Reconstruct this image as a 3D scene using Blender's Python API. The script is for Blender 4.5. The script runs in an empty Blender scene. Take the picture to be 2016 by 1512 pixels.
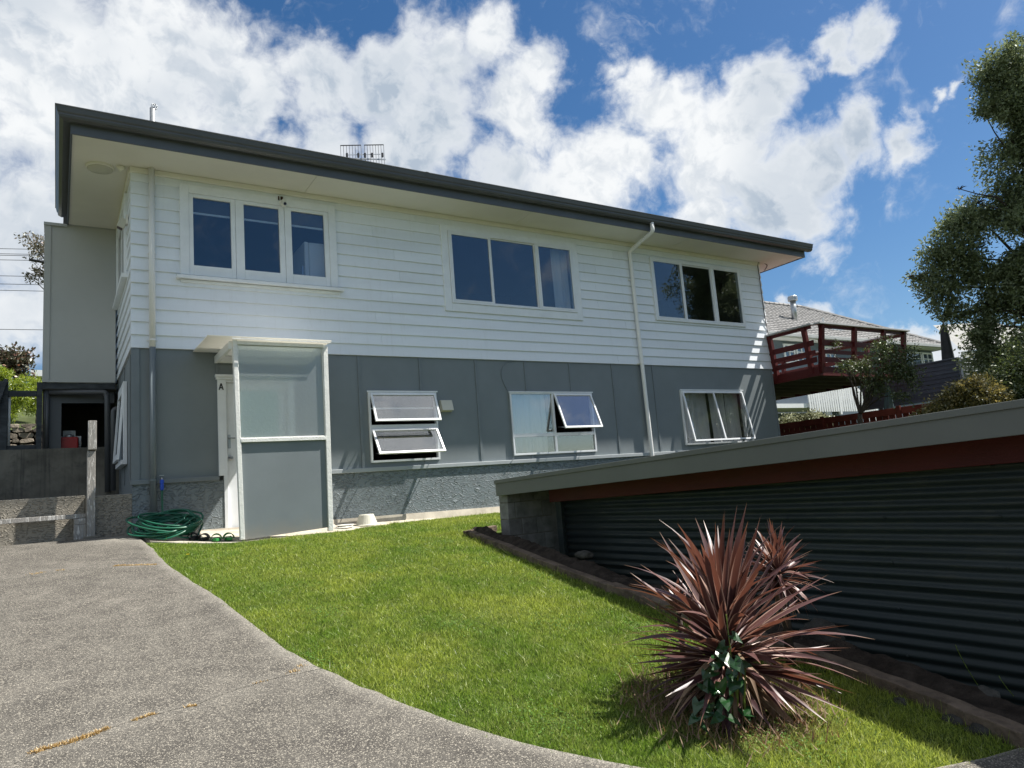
import bpy, math, random
import numpy as np
from mathutils import Vector, Matrix, noise

random.seed(7); rng = np.random.default_rng(7)
scene = bpy.context.scene
COL = scene.collection

# ------------------------------------------------------------------ camera
R3 = ((0.84440799, -0.52987602, -0.07878166), (0.01071315, 0.16373662, -0.98644592), (0.53559348, 0.83211881, 0.14393715))
CAMLOC = Vector((-0.7923, -10.0, 0.0))
cam_d = bpy.data.cameras.new('camera'); cam = bpy.data.objects.new('camera', cam_d); COL.objects.link(cam)
cam_d.sensor_width = 36.0; cam_d.lens = 36.0 * 1409.1 / 2016.0
cam_d.clip_start = 0.05; cam_d.clip_end = 1500
_r, _d, _f = [Vector(v) for v in R3]
cam.matrix_world = Matrix(((_r.x, -_d.x, -_f.x, CAMLOC.x), (_r.y, -_d.y, -_f.y, CAMLOC.y), (_r.z, -_d.z, -_f.z, CAMLOC.z), (0, 0, 0, 1)))
scene.camera = cam
scene.render.resolution_x = 1024; scene.render.resolution_y = 768
scene.view_settings.view_transform = 'Standard'; scene.view_settings.look = 'None'
scene.view_settings.gamma = 1.0; scene.view_settings.use_curve_mapping = False
scene.view_settings.exposure = 1.17
scene.cycles.use_denoising = True
scene.cycles.max_bounces = 10; scene.cycles.transparent_max_bounces = 16
scene.cycles.caustics_reflective = False; scene.cycles.caustics_refractive = False
scene.cycles.sample_clamp_indirect = 6.0

def sight(px, py):
    v = _r * ((px - 1008) / 1409.1) + _d * ((py - 756) / 1409.1) + _f
    return v
def at_y(px, py, Y):
    v = sight(px, py); return CAMLOC + v * ((Y - CAMLOC.y) / v.y)
def at_x(px, py, X):
    v = sight(px, py); return CAMLOC + v * ((X - CAMLOC.x) / v.x)

# ------------------------------------------------------------------ sun and sky
SUN = Vector((0.653, -0.21, 1.0)).normalized()
sun_el = math.asin(SUN.z); sun_rot = math.atan2(SUN.x, SUN.y)
sl = bpy.data.lights.new('sun', 'SUN'); sl.energy = 4.6; sl.angle = math.radians(0.53); sl.color = (1.0, 0.955, 0.89)
so = bpy.data.objects.new('sun', sl); COL.objects.link(so); so.location = (12, -4, 22)
so.rotation_euler = (-SUN).to_track_quat('-Z', 'Y').to_euler()

world = bpy.data.worlds.new('World'); scene.world = world; world.use_nodes = True
WS = 0.05
CLOUDS = [(-0.029, 0.85, 0.525, 0.134, 1), (0.04, 0.905, 0.425, 0.137, 1), (0.103, 0.84, 0.533, 0.101, 1), (-0.038, 0.936, 0.35, 0.108, 1), (-0.028, 0.967, 0.253, 0.082, 0.8), (0.064, 0.87, 0.489, 0.113, 1), (0.155, 0.815, 0.558, 0.048, 0.9), (0.182, 0.844, 0.504, 0.065, 0.95), (0.24, 0.863, 0.445, 0.037, 0.5), (0.278, 0.807, 0.521, 0.055, 1), (0.35, 0.784, 0.513, 0.069, 1), (0.412, 0.732, 0.542, 0.069, 1), (0.449, 0.689, 0.568, 0.046, 1), (0.495, 0.713, 0.496, 0.058, 1), (0.513, 0.676, 0.529, 0.044, 1), (0.292, 0.84, 0.458, 0.057, 0.9), (0.372, 0.813, 0.448, 0.072, 1), (0.414, 0.774, 0.48, 0.052, 0.9), (0.52, 0.719, 0.462, 0.046, 0.85), (0.505, 0.752, 0.424, 0.06, 0.9), (0.599, 0.703, 0.383, 0.074, 1), (0.627, 0.657, 0.418, 0.052, 1), (0.591, 0.619, 0.517, 0.025, 0.65), (0.615, 0.611, 0.498, 0.031, 0.75), (0.664, 0.595, 0.453, 0.056, 1), (0.714, 0.572, 0.403, 0.075, 1), (0.727, 0.52, 0.449, 0.048, 1), (0.76, 0.556, 0.336, 0.069, 1), (0.721, 0.606, 0.335, 0.058, 1), (0.784, 0.502, 0.365, 0.06, 1), (0.81, 0.448, 0.378, 0.043, 1), (0.836, 0.409, 0.365, 0.033, 0.95), (0.785, 0.532, 0.317, 0.055, 0.9), (0.813, 0.495, 0.307, 0.033, 0.6), (0.815, 0.518, 0.261, 0.027, 0.55), (0.758, 0.429, 0.491, 0.033, 0.95), (0.774, 0.402, 0.488, 0.032, 0.95), (0.774, 0.431, 0.464, 0.025, 0.85), (0.759, 0.462, 0.459, 0.02, 0.5), (0.841, 0.359, 0.403, 0.011, 0.6), (0.849, 0.341, 0.404, 0.009, 0.55), (0.806, 0.558, 0.199, 0.022, 0.95), (0.824, 0.537, 0.181, 0.025, 0.95), (0.841, 0.516, 0.16, 0.021, 0.8), (0.879, 0.456, 0.142, 0.023, 0.95), (0.862, 0.483, 0.151, 0.015, 0.7), (0.894, 0.43, 0.128, 0.028, 0.9), (0.783, 0.604, 0.147, 0.052, 0.9)]
# the same broken cumulus carries on all round the sky
_rc = random.Random(12); _n = 0
while _n < 34:
    a = math.radians(_rc.uniform(-180, 180)); e = math.asin(_rc.uniform(.12, 1.0)); r = _rc.uniform(.10, .24)
    v = Vector((math.cos(a) * math.cos(e), math.sin(a) * math.cos(e), math.sin(e)))
    if (v - Vector((.52, .80, .30)).normalized()).length < .62 + r or (v - SUN).length < .25 + r: continue
    if any((v - Vector(c[:3])).length < .20 for c in CLOUDS[48:]): continue
    CLOUDS.append((v.x, v.y, v.z, r, _rc.uniform(.85, 1))); _n += 1
_q = Vector((.45, -.84, .30)).normalized()             # the upper windows mirror clear blue sky
CLOUDS = [c for c in CLOUDS if (Vector(c[:3]) - _q).length > .30 + c[3] * .9]
for a, e, r in ((-56, 44, .12), (-34, 61, .14), (-40, 32, .07), (-43, 44, .06), (-75, 52, .14)):
    a, e = math.radians(a), math.radians(e); CLOUDS.append((math.cos(a) * math.cos(e), math.sin(a) * math.cos(e), math.sin(e), r, 1))

class NT:
    """small helper to write node graphs"""
    def __init__(s, tree): s.t = tree; s.n = tree.nodes; s.l = tree.links
    def node(s, typ, ins=None, **props):
        n = s.n.new(typ)
        for k, v in props.items(): setattr(n, k, v)
        if ins:
            for k, v in ins.items(): s.put(n.inputs[k], v)
        return n
    def put(s, sock, v):
        if isinstance(v, bpy.types.NodeSocket): s.l.new(v, sock)
        elif isinstance(v, bpy.types.Node): s.l.new(v.outputs[0], sock)
        else:
            if isinstance(v, (tuple, list)) and len(v) == 3 and sock.type == 'RGBA': v = (*v, 1)
            sock.default_value = v
    def math(s, op, a, b=0.0, c=None, clamp=False):
        n = s.n.new('ShaderNodeMath'); n.operation = op; n.use_clamp = clamp
        s.put(n.inputs[0], a); s.put(n.inputs[1], b)
        if c is not None: s.put(n.inputs[2], c)
        return n.outputs[0]
    def vmath(s, op, a, b=(0, 0, 0), scale=None):
        n = s.n.new('ShaderNodeVectorMath'); n.operation = op
        s.put(n.inputs[0], a); s.put(n.inputs[1], b)
        if scale is not None: s.put(n.inputs['Scale'], scale)
        return n.outputs['Value'] if op in ('DISTANCE', 'LENGTH', 'DOT_PRODUCT') else n.outputs[0]
    def noise(s, vec, scale, detail=4, rough=.55, dist=0.0, col=False, typ='NOISE_TEXTURE'):
        n = s.n.new('ShaderNodeTexNoise'); s.put(n.inputs['Vector'], vec)
        n.inputs['Scale'].default_value = scale; n.inputs['Detail'].default_value = detail
        n.inputs['Roughness'].default_value = rough; n.inputs['Distortion'].default_value = dist
        return n.outputs['Color'] if col else n.outputs[0]
    def ramp(s, v, a, b, c0=0.0, c1=1.0, smooth=True):
        n = s.n.new('ShaderNodeMapRange'); n.interpolation_type = 'SMOOTHSTEP' if smooth else 'LINEAR'
        s.put(n.inputs[0], v)
        for i, q in enumerate((a, b, c0, c1)): s.put(n.inputs[i + 1], q)
        return n.outputs[0]
    def mix(s, f, a, b, mode='MIX'):
        n = s.n.new('ShaderNodeMix'); n.data_type = 'RGBA'; n.blend_type = mode
        s.put(n.inputs[0], f); s.put(n.inputs[6], a); s.put(n.inputs[7], b)
        return n.outputs[2]

g = NT(world.node_tree); g.n.clear()
tc = g.node('ShaderNodeTexCoord').outputs['Generated']
sky = g.node('ShaderNodeTexSky', sky_type='NISHITA', sun_disc=False, sun_elevation=sun_el, sun_rotation=sun_rot,
             altitude=50.0, air_density=1.0, dust_density=0.6, ozone_density=3.0)
hsv = g.node('ShaderNodeHueSaturation', {'Color': sky.outputs[0], 'Saturation': 1.27, 'Value': .92})
w1 = g.vmath('SUBTRACT', g.noise(tc, 6.0, 4, .6, col=True), (.5, .5, .5))
w2 = g.vmath('SUBTRACT', g.noise(tc, 30.0, 6, .62, col=True), (.5, .5, .5))
wd = g.vmath('ADD', tc, g.vmath('ADD', g.vmath('SCALE', w1, scale=.07), g.vmath('SCALE', w2, scale=.05)))
field = None
for cx, cy, cz, r, w in CLOUDS:
    d = g.vmath('DISTANCE', wd, (cx, cy, cz))
    v = g.ramp(d, 0.2 * r, 1.4 * r, w, 0.0, smooth=False)
    field = v if field is None else g.math('SMOOTH_MAX', field, v, .12)
nv = g.vmath('ADD', tc, g.vmath('SCALE', w1, scale=.10))
fb = g.noise(nv, 12.0, 12, .60)
up_ = g.vmath('ADD', nv, tuple(x * .022 for x in (SUN.x, SUN.y, SUN.z)))
fbs = g.noise(up_, 12.0, 5, .60)
dens = g.math('ADD', field, g.math('MULTIPLY', g.math('SUBTRACT', fb, .5), 1.9))
cover = g.ramp(dens, .12, .78)
wisps = g.math('MULTIPLY', g.ramp(g.noise(g.vmath('MULTIPLY', g.vmath('ADD', tc, g.vmath('SCALE', w1, scale=.4)), (1, 1, 2.2)), 9.0, 9, .68), .58, .82), .30)
cover = g.math('MAXIMUM', cover, wisps)
thick = g.ramp(dens, .30, .95)
selfsh = g.ramp(g.math('SUBTRACT', fbs, fb), -.06, .13)
broad = g.ramp(g.noise(nv, 4.2, 4, .5), .36, .60)
shade = g.math('MULTIPLY', thick, g.math('ADD', g.math('MULTIPLY', selfsh, .5), g.math('MULTIPLY', broad, .6)))
lit = g.mix(shade, (.97, .99, 1.0), (.47, .55, .65))
cloudc = g.vmath('SCALE', lit, scale=.44 / WS)
final = g.mix(g.math('MULTIPLY', cover, .98), hsv.outputs[0], cloudc)
bg = g.node('ShaderNodeBackground', {'Color': final, 'Strength': WS})
out = g.node('ShaderNodeOutputWorld'); g.l.new(bg.outputs[0], out.inputs[0])
world.cycles.sampling_method = 'MANUAL'; world.cycles.sample_map_resolution = 512

# ------------------------------------------------------------------ materials
def newmat(name):
    m = bpy.data.materials.new(name); m.use_nodes = True
    t = NT(m.node_tree); t.n.clear(); o = t.node('ShaderNodeOutputMaterial'); t.o = o
    return m, t
def surf(name, col, rough=.6, var=.08, vscale=3.0, bump=0.0, bscale=60.0, spec=.4, metal=0.0, dirt=0.0, dirtcol=(.12, .1, .07), objvar=0.0, stretch=(1, 1, 1), bdist=.004, streak=0.0, splash=0.0):
    m, t = newmat(name)
    oc = t.node('ShaderNodeTexCoord').outputs['Object']
    v = t.vmath('MULTIPLY', oc, stretch)
    n1 = t.noise(v, vscale, 5, .6)
    c = t.mix(t.ramp(n1, .3, .7), tuple(x * (1 - var) for x in col), tuple(min(1, x * (1 + var)) for x in col))
    if dirt:
        n2 = t.noise(v, vscale * 2.3, 7, .7)
        c = t.mix(t.math('MULTIPLY', t.ramp(n2, .52, .78), dirt), c, dirtcol)
    if streak:
        n3 = t.noise(t.vmath('MULTIPLY', oc, (22, 22, .8)), 1.0, 4, .6)
        c = t.mix(t.math('MULTIPLY', t.ramp(n3, .5, .8), streak), c, dirtcol)
    if splash:
        zz = t.math('ADD', t.node('ShaderNodeSeparateXYZ', {'Vector': oc}).outputs['Z'], t.math('MULTIPLY', t.math('SUBTRACT', t.noise(oc, 5, 6, .65), .5), -.35))
        c = t.mix(t.ramp(zz, .02, .30, splash, 0), c, (.26, .235, .195))
    if objvar:
        oi = t.node('ShaderNodeObjectInfo').outputs['Random']
        hs = t.node('ShaderNodeHueSaturation', {'Color': c, 'Value': t.ramp(oi, 0, 1, 1 - objvar, 1 + objvar, smooth=False)})
        c = hs.outputs[0]
    b = t.node('ShaderNodeBsdfPrincipled', {'Base Color': c, 'Roughness': rough, 'Metallic': metal, 'Specular IOR Level': spec})
    if bump:
        bn = t.noise(v, bscale, 5, .6)
        bp = t.node('ShaderNodeBump', {'Strength': bump, 'Distance': bdist, 'Height': bn})
        t.l.new(bp.outputs[0], b.inputs['Normal'])
    t.l.new(b.outputs[0], t.o.inputs[0])
    return m

M = {}
M['white'] = surf('white_board_paint', (.78, .82, .86), .45, .03, 1.2, .25, 40, .4, dirt=.07, dirtcol=(.4, .38, .3), objvar=.035, stretch=(.5, 1, 3), streak=.10)
M['trim'] = surf('white_trim_paint', (.79, .82, .84), .4, .04, 4, .2, 60, .4, dirt=.10, dirtcol=(.35, .32, .25))
M['trimold'] = surf('flaky_white_paint', (.78, .78, .74), .5, .05, 8, .7, 50, .4, dirt=.35, dirtcol=(.3, .26, .2), bdist=.006)
M['alu'] = surf('white_aluminium', (.76, .78, .80), .3, .03, 5, .05, 80, .5, dirt=.06)
M['soffit'] = surf('cream_soffit', (.76, .745, .68), .6, .03, 1.5, .1, 30, .3)
M['gutter'] = surf('charcoal_gutter', (.075, .08, .087), .38, .1, 2, .08, 20, .5, dirt=.08)
M['fascia'] = surf('charcoal_fascia', (.10, .112, .13), .5, .08, 2, .1, 20, .4)
M['grey'] = surf('blue_grey_wall_paint', (.185, .212, .222), .55, .06, 1.3, .15, 60, .35, dirt=.12, dirtcol=(.22, .23, .225), streak=.10, splash=.55)
M['greydk'] = surf('blue_grey_batten_paint', (.172, .198, .210), .5, .06, 4, .15, 60, .35)
M['pvcgrey'] = surf('grey_pipe_paint', (.16, .19, .205), .4, .05, 4, .05, 40, .45)
M['pvc'] = surf('white_pipe_plastic', (.78, .78, .76), .35, .03, 3, .03, 40, .5, dirt=.05)
M['black'] = surf('black_plastic', (.012, .012, .012), .4, .1, 8)
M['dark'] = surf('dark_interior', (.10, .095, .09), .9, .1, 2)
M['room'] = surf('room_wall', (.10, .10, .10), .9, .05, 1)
M['fridge'] = surf('white_enamel', (.8, .8, .8), .3, .02, 2)
M['steel'] = surf('brushed_steel', (.42, .42, .42), .32, .1, 12, metal=.9)
M['galv'] = surf('galvanised_pipe', (.38, .40, .41), .4, .15, 14, .1, 30, metal=.7)
M['red'] = surf('oxide_red_paint', (.078, .006, .005), .55, .12, 3, .3, 40, .35, dirt=.12, dirtcol=(.04, .012, .01), objvar=.12, stretch=(1, 1, 3))
M['redfence'] = surf('red_fence_stain', (.15, .034, .024), .75, .2, 3, .4, 50, .2, dirt=.25, dirtcol=(.06, .02, .015), objvar=.22)
M['capwood'] = surf('grey_weathered_cap', (.42, .43, .43), .7, .1, 4, .3, 30)
M['shedgrey'] = surf('olive_grey_fascia_paint', (.135, .142, .132), .55, .06, 1.5, .12, 60, .3, dirt=.14, dirtcol=(.09, .09, .07))
M['beige'] = surf('beige_plastic', (.55, .54, .45), .45, .03, 4)
M['green'] = surf('green_hose_rubber', (.008, .10, .055), .38, .15, 10, spec=.5)
M['slide'] = surf('green_foam_rubber', (.025, .22, .045), .5, .1, 10)
M['blue'] = surf('blue_plastic', (.02, .08, .5), .35, .1, 8)
M['conc'] = surf('pale_concrete', (.42, .38, .31), .85, .18, 5, .5, 60, .2, dirt=.35, dirtcol=(.22, .19, .14))
M['kerb'] = surf('mossy_timber_edging', (.13, .10, .075), .9, .35, 9, 1.0, 45, .15, dirt=.6, dirtcol=(.03, .022, .016), bdist=.012)
M['soil'] = surf('dark_garden_soil', (.040, .032, .026), .95, .4, 12, 1.0, 70, .1, dirt=.7, dirtcol=(.02, .015, .012), bdist=.02)
M['rock'] = surf('grey_rock', (.055, .053, .048), .9, .35, 7, 1.0, 25, .15, dirt=.5, dirtcol=(.05, .05, .045), objvar=.3, bdist=.02)
M['stone'] = surf('field_stone', (.24, .205, .165), .9, .35, 9, .8, 30, .2, dirt=.4, dirtcol=(.07, .06, .05), objvar=.45, bdist=.02)
M['slate'] = surf('slate_blue_boards', (.085, .108, .145), .6, .1, 3, .15, 40, .3, objvar=.1)
M['nbwall'] = surf('neighbour_wall_paint', (.11, .14, .17), .6, .1, 1)
M['nbwhite'] = surf('neighbour_white_paint', (.75, .76, .76), .5, .04, 2, objvar=.05)
M['gasket'] = surf('grey_trim', (.2, .22, .23), .5, .05, 4)
M['box'] = surf('porch_box_paint', (.45, .465, .45), .5, .03, 1.2, .1, 40, dirt=.05)
M['canvas'] = surf('blue_green_canvas', (.10, .17, .18), .8, .2, 6, .3, 30)
M['canvasdk'] = surf('dark_canvas', (.03, .034, .035), .8, .2, 6, .3, 30)
M['corrwhite'] = surf('pale_corrugated_steel', (.55, .58, .6), .4, .05, 3)
M['poly'] = surf('white_foam', (.72, .73, .7), .7, .05, 10)
M['redplastic'] = surf('red_plastic', (.36, .02, .018), .4, .08, 5)
M['bark'] = surf('dark_bark', (.06, .05, .04), .95, .4, 14, 1.0, 30, .1, bdist=.02)
M['cotton'] = surf('grey_timber', (.06, .068, .075), .8, .3, 5, .5, 40, .2, stretch=(1, 1, 3))
M['dish'] = surf('pale_ceramic', (.6, .6, .55), .5, .1, 5)
M['lens'] = surf('camera_lens', (.01, .01, .012), .1, .1, 5, spec=.8)
M['sensor'] = surf('dark_brown_lens', (.05, .02, .01), .2, .2, 5)

def concrete_drive():
    m, t = newmat('exposed_aggregate_concrete')
    oc = t.node('ShaderNodeTexCoord').outputs['Object']
    vo = t.node('ShaderNodeTexVoronoi', {'Vector': oc, 'Scale': 215.0, 'Randomness': 1.0})
    spk = t.node('ShaderNodeSeparateColor', {'Color': vo.outputs['Color']})
    big = t.noise(oc, .8, 6, .6); mid = t.noise(oc, 5.0, 7, .65); fine = t.noise(oc, 210.0, 3, .6)
    base = t.mix(t.ramp(mid, .3, .72), (.072, .066, .057), (.140, .130, .111))
    light = t.ramp(spk.outputs[0], t.ramp(big, .3, .7, .78, .58), .98)
    c = t.mix(light, base, (.42, .385, .315))
    dk = t.ramp(spk.outputs[1], .70, .95)
    c = t.mix(t.math('MULTIPLY', dk, .7), c, (.035, .033, .03))
    c = t.mix(t.math('MULTIPLY', t.ramp(big, .42, .7), .4), c, t.mix(.55, c, (.05, .047, .042)))
    c = t.mix(t.math('MULTIPLY', t.ramp(t.noise(oc, .35, 4, .6), .48, .62), .3), c, t.mix(.5, c, (.05, .045, .04)))
    c = t.mix(t.math('MULTIPLY', t.ramp(t.noise(oc, 1.9, 8, .7), .55, .8), .35), c, (.34, .31, .26))
    c = t.mix(t.ramp(fine, .35, .75, .12, 0), c, (.02, .02, .02))
    wr = t.node('ShaderNodeAttribute', attribute_name='wear').outputs['Fac']
    c = t.mix(t.math('MULTIPLY', wr, t.ramp(spk.outputs[2], .1, .8, .15, 1.0)), c, (.40, .375, .32))
    h = t.math('ADD', t.math('MULTIPLY', vo.outputs['Distance'], -1.0), t.math('MULTIPLY', mid, .8))
    b = t.node('ShaderNodeBsdfPrincipled', {'Base Color': c, 'Roughness': .85, 'Specular IOR Level': .25})
    bp = t.node('ShaderNodeBump', {'Strength': .8, 'Distance': .006, 'Height': h})
    t.l.new(bp.outputs[0], b.inputs['Normal']); t.l.new(b.outputs[0], t.o.inputs[0]); return m
M['drive'] = concrete_drive()

def stucco(name, col, scale=1.0, depth=.03, worn=.0):
    m, t = newmat(name)
    oc = t.node('ShaderNodeTexCoord').outputs['Object']
    warp = t.vmath('SUBTRACT', t.noise(oc, 3.0, 3, .5, col=True), (.5, .5, .5))
    v = t.vmath('ADD', oc, t.vmath('SCALE', warp, scale=.12))
    mp = t.node('ShaderNodeMapping', {'Vector': v, 'Rotation': (0, math.radians(-38), 0), 'Scale': (10 * scale, 10 * scale, 24 * scale)})
    vo = t.node('ShaderNodeTexVoronoi', {'Vector': mp.outputs[0], 'Scale': 1.0, 'Randomness': 1.0}, feature='DISTANCE_TO_EDGE')
    r1 = t.ramp(vo.outputs['Distance'], 0.0, .13, 1, 0)
    r2 = t.math('MULTIPLY', r1, t.ramp(t.noise(oc, 14 * scale, 3, .5), .36, .58))
    fine = t.noise(oc, 90, 3, .6)
    h = t.math('ADD', t.math('MULTIPLY', r2, 1.0), t.math('MULTIPLY', fine, .12))
    c = t.mix(t.ramp(t.noise(oc, 2.2, 5, .6), .3, .7), tuple(x * .93 for x in col), tuple(x * 1.07 for x in col))
    if worn:
        sp = t.node('ShaderNodeSeparateXYZ', {'Vector': oc})
        edge = t.math('ADD', sp.outputs['Z'], t.math('MULTIPLY', t.math('SUBTRACT', t.noise(oc, 7, 5, .65), .5), -.22))
        c = t.mix(t.math('MULTIPLY', t.ramp(edge, .03, .12, 1, 0), worn), c, (.34, .32, .28))
    b = t.node('ShaderNodeBsdfPrincipled', {'Base Color': c, 'Roughness': .7, 'Specular IOR Level': .3})
    bp = t.node('ShaderNodeBump', {'Strength': 1.0, 'Distance': depth, 'Height': h})
    t.l.new(bp.outputs[0], b.inputs['Normal']); t.l.new(b.outputs[0], t.o.inputs[0]); return m
M['stucco'] = stucco('grey_trowelled_stucco', (.19, .222, .235), 1.35, .012, .75)
M['tanstucco'] = stucco('tan_trowelled_stucco', (.27, .245, .20), 1.6, .010)
M['darkconc'] = surf('stained_dark_concrete', (.16, .15, .125), .85, .35, 2.2, .6, 30, .2, dirt=.7, dirtcol=(.02, .022, .025), streak=.6)
M['block'] = surf('weathered_concrete_block', (.21, .21, .20), .9, .25, 6, .8, 90, .2, dirt=.45, dirtcol=(.04, .04, .042), objvar=.22, bdist=.004)

def wood_post():
    m, t = newmat('flaking_painted_timber')
    oc = t.node('ShaderNodeTexCoord').outputs['Object']
    v = t.vmath('MULTIPLY', oc, (1, 1, .18))
    fl = t.ramp(t.noise(v, 38, 7, .7), .40, .50)
    grain = t.noise(t.vmath('MULTIPLY', oc, (1, 1, .05)), 120, 4, .6)
    w = t.mix(grain, (.09, .08, .07), (.22, .2, .17))
    c = t.mix(t.math('MULTIPLY', fl, .7), (.60, .585, .55), w)
    c = t.mix(t.math('MULTIPLY', t.ramp(t.noise(v, 12, 5, .6), .5, .75), .5), c, (.17, .16, .14))
    b = t.node('ShaderNodeBsdfPrincipled', {'Base Color': c, 'Roughness': .8})
    bp = t.node('ShaderNodeBump', {'Strength': .9, 'Distance': .005, 'Height': t.math('SUBTRACT', grain, fl)})
    t.l.new(bp.outputs[0], b.inputs['Normal']); t.l.new(b.outputs[0], t.o.inputs[0]); return m
M['oldpost'] = wood_post()

def corr_green():
    m, t = newmat('dark_green_corrugated_iron')
    oc = t.node('ShaderNodeTexCoord').outputs['Object']
    v = t.vmath('MULTIPLY', oc, (1, .25, 2.2))
    sp = t.node('ShaderNodeSeparateXYZ', {'Vector': oc})
    high = t.ramp(sp.outputs['Z'], .75, 1.35)
    lich = t.math('MULTIPLY', t.ramp(t.noise(v, 14, 9, .75), .48, .78), high)
    c = t.mix(t.ramp(t.noise(v, 2.5, 5, .6), .3, .7), (.014, .023, .023), (.026, .036, .035))
    c = t.mix(t.math('MULTIPLY', lich, .75), c, (.075, .075, .05))
    spk = t.ramp(t.noise(oc, 160, 4, .7), .66, .8)
    c = t.mix(t.math('MULTIPLY', t.math('MULTIPLY', spk, high), .6), c, (.13, .13, .10))
    b = t.node('ShaderNodeBsdfPrincipled', {'Base Color': c, 'Roughness': .5, 'Specular IOR Level': .4})
    bp = t.node('ShaderNodeBump', {'Strength': .3, 'Distance': .004, 'Height': t.noise(v, 30, 5, .6)})
    t.l.new(bp.outputs[0], b.inputs['Normal']); t.l.new(b.outputs[0], t.o.inputs[0]); return m
M['corr'] = corr_green()

def glass(name, tint=(.97, .98, .98), ior=1.52, boost=0.0):
    m, t = newmat(name)
    lw = t.node('ShaderNodeLayerWeight', {0: .5}); fz = t.math('ADD', t.math('MULTIPLY', t.math('POWER', lw.outputs['Facing'], 5.0), .9), .045)
    oc = t.node('ShaderNodeTexCoord').outputs['Object']
    bp = t.node('ShaderNodeBump', {'Strength': .05, 'Distance': .002, 'Height': t.noise(oc, 3.0, 2, .5)})
    gl = t.node('ShaderNodeBsdfGlossy', {'Color': (1, 1, 1), 'Roughness': .0, 'Normal': bp})
    tr = t.node('ShaderNodeBsdfTransparent', {'Color': tint})
    f = t.math('ADD', fz, boost)
    mx = t.node('ShaderNodeMixShader', {0: f}); t.l.new(tr.outputs[0], mx.inputs[1]); t.l.new(gl.outputs[0], mx.inputs[2])
    t.l.new(mx.outputs[0], t.o.inputs[0]); return m
M['glass'] = glass('window_glass', boost=.17)
M['glassdk'] = glass('tinted_window_glass', (.80, .84, .88), 1.52, .035)
def frosted():
    m, t = newmat('obscure_patterned_glass')
    oc = t.node('ShaderNodeTexCoord').outputs['Object']
    h = t.math('ADD', t.noise(oc, 26, 3, .5, .6), t.math('MULTIPLY', t.noise(oc, 70, 2, .5), .3))
    bp = t.node('ShaderNodeBump', {'Strength': .35, 'Distance': .012, 'Height': h})
    rf = t.node('ShaderNodeBsdfRefraction', {'Color': (.90, .96, .95), 'Roughness': .30, 'IOR': 1.15, 'Normal': bp})
    tr = t.node('ShaderNodeBsdfTransparent', {'Color': (.85, .92, .9)})
    tl = t.node('ShaderNodeBsdfTranslucent', {'Color': (.85, .9, .9)})
    gl = t.node('ShaderNodeBsdfGlossy', {'Roughness': .18, 'Normal': bp})
    a = t.node('ShaderNodeMixShader', {0: .06}); t.l.new(rf.outputs[0], a.inputs[1]); t.l.new(tr.outputs[0], a.inputs[2])
    b = t.node('ShaderNodeMixShader', {0: .17}); t.l.new(a.outputs[0], b.inputs[1]); t.l.new(tl.outputs[0], b.inputs[2])
    df = t.node('ShaderNodeBsdfDiffuse', {'Color': (.72, .77, .77)}); b2 = t.node('ShaderNodeMixShader', {0: .16}); t.l.new(b.outputs[0], b2.inputs[1]); t.l.new(df.outputs[0], b2.inputs[2])
    c = t.node('ShaderNodeMixShader', {0: .08}); t.l.new(b2.outputs[0], c.inputs[1]); t.l.new(gl.outputs[0], c.inputs[2])
    t.l.new(c.outputs[0], t.o.inputs[0]); return m
M['frost'] = frosted()
def cloth(name, col, trans=.3, fold=0.0):
    m, t = newmat(name)
    oc = t.node('ShaderNodeTexCoord').outputs['Object']
    c = t.mix(t.noise(oc, 6, 5, .6), tuple(x * .9 for x in col), col)
    d = t.node('ShaderNodeBsdfDiffuse', {'Color': c}); tl = t.node('ShaderNodeBsdfTranslucent', {'Color': c})
    a = t.node('ShaderNodeMixShader', {0: trans}); t.l.new(d.outputs[0], a.inputs[1]); t.l.new(tl.outputs[0], a.inputs[2])
    t.l.new(a.outputs[0], t.o.inputs[0]); return m
M['curtain'] = cloth('white_curtain_fabric', (.88, .88, .86))
M['canopy'] = cloth('cream_canopy_sheet', (.86, .85, .80), .5)
M['doorglass'] = cloth('green_obscure_door_glass', (.55, .86, .82), .2)

def leaf(name, c0, c1, c2=None, trans=.35, rough=.45, spec=.06, world=False):
    m, t = newmat(name)
    isl = t.node('ShaderNodeNewGeometry').outputs['Random Per Island']
    c = t.mix(isl, c0, c1)
    if c2:
        c = t.mix(t.ramp(isl, .82, 1.0), c, c2)
    oc = t.node('ShaderNodeTexCoord').outputs['Object']
    c = t.mix(t.ramp(t.noise(oc, 1.3, 4, .6), .35, .7, .0, .35), c, c1)
    d = t.node('ShaderNodeBsdfDiffuse', {'Color': c}); tl = t.node('ShaderNodeBsdfTranslucent', {'Color': t.mix(.4, c, c1)})
    a = t.node('ShaderNodeMixShader', {0: trans}); t.l.new(d.outputs[0], a.inputs[1]); t.l.new(tl.outputs[0], a.inputs[2])
    gl = t.node('ShaderNodeBsdfGlossy', {'Roughness': rough, 'Color': (.9, .95, .9)})
    b = t.node('ShaderNodeMixShader', {0: spec}); t.l.new(a.outputs[0], b.inputs[1]); t.l.new(gl.outputs[0], b.inputs[2])
    t.l.new(b.outputs[0], t.o.inputs[0]); return m
M['olive'] = leaf('olive_tree_leaves', (.085, .115, .05), (.21, .25, .115), (.27, .31, .17), .42, .45, .04)
M['dkleaf'] = leaf('small_tree_leaves', (.045, .065, .02), (.11, .145, .04), (.22, .2, .07), .35)
M['dkleafb'] = leaf('small_crooked_tree_leaves', (.03, .045, .015), (.085, .115, .03), (.17, .16, .06), .3)
M['bushy'] = leaf('yellowing_bush_leaves', (.07, .075, .02), (.21, .17, .045), (.45, .34, .12), .4)
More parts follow.
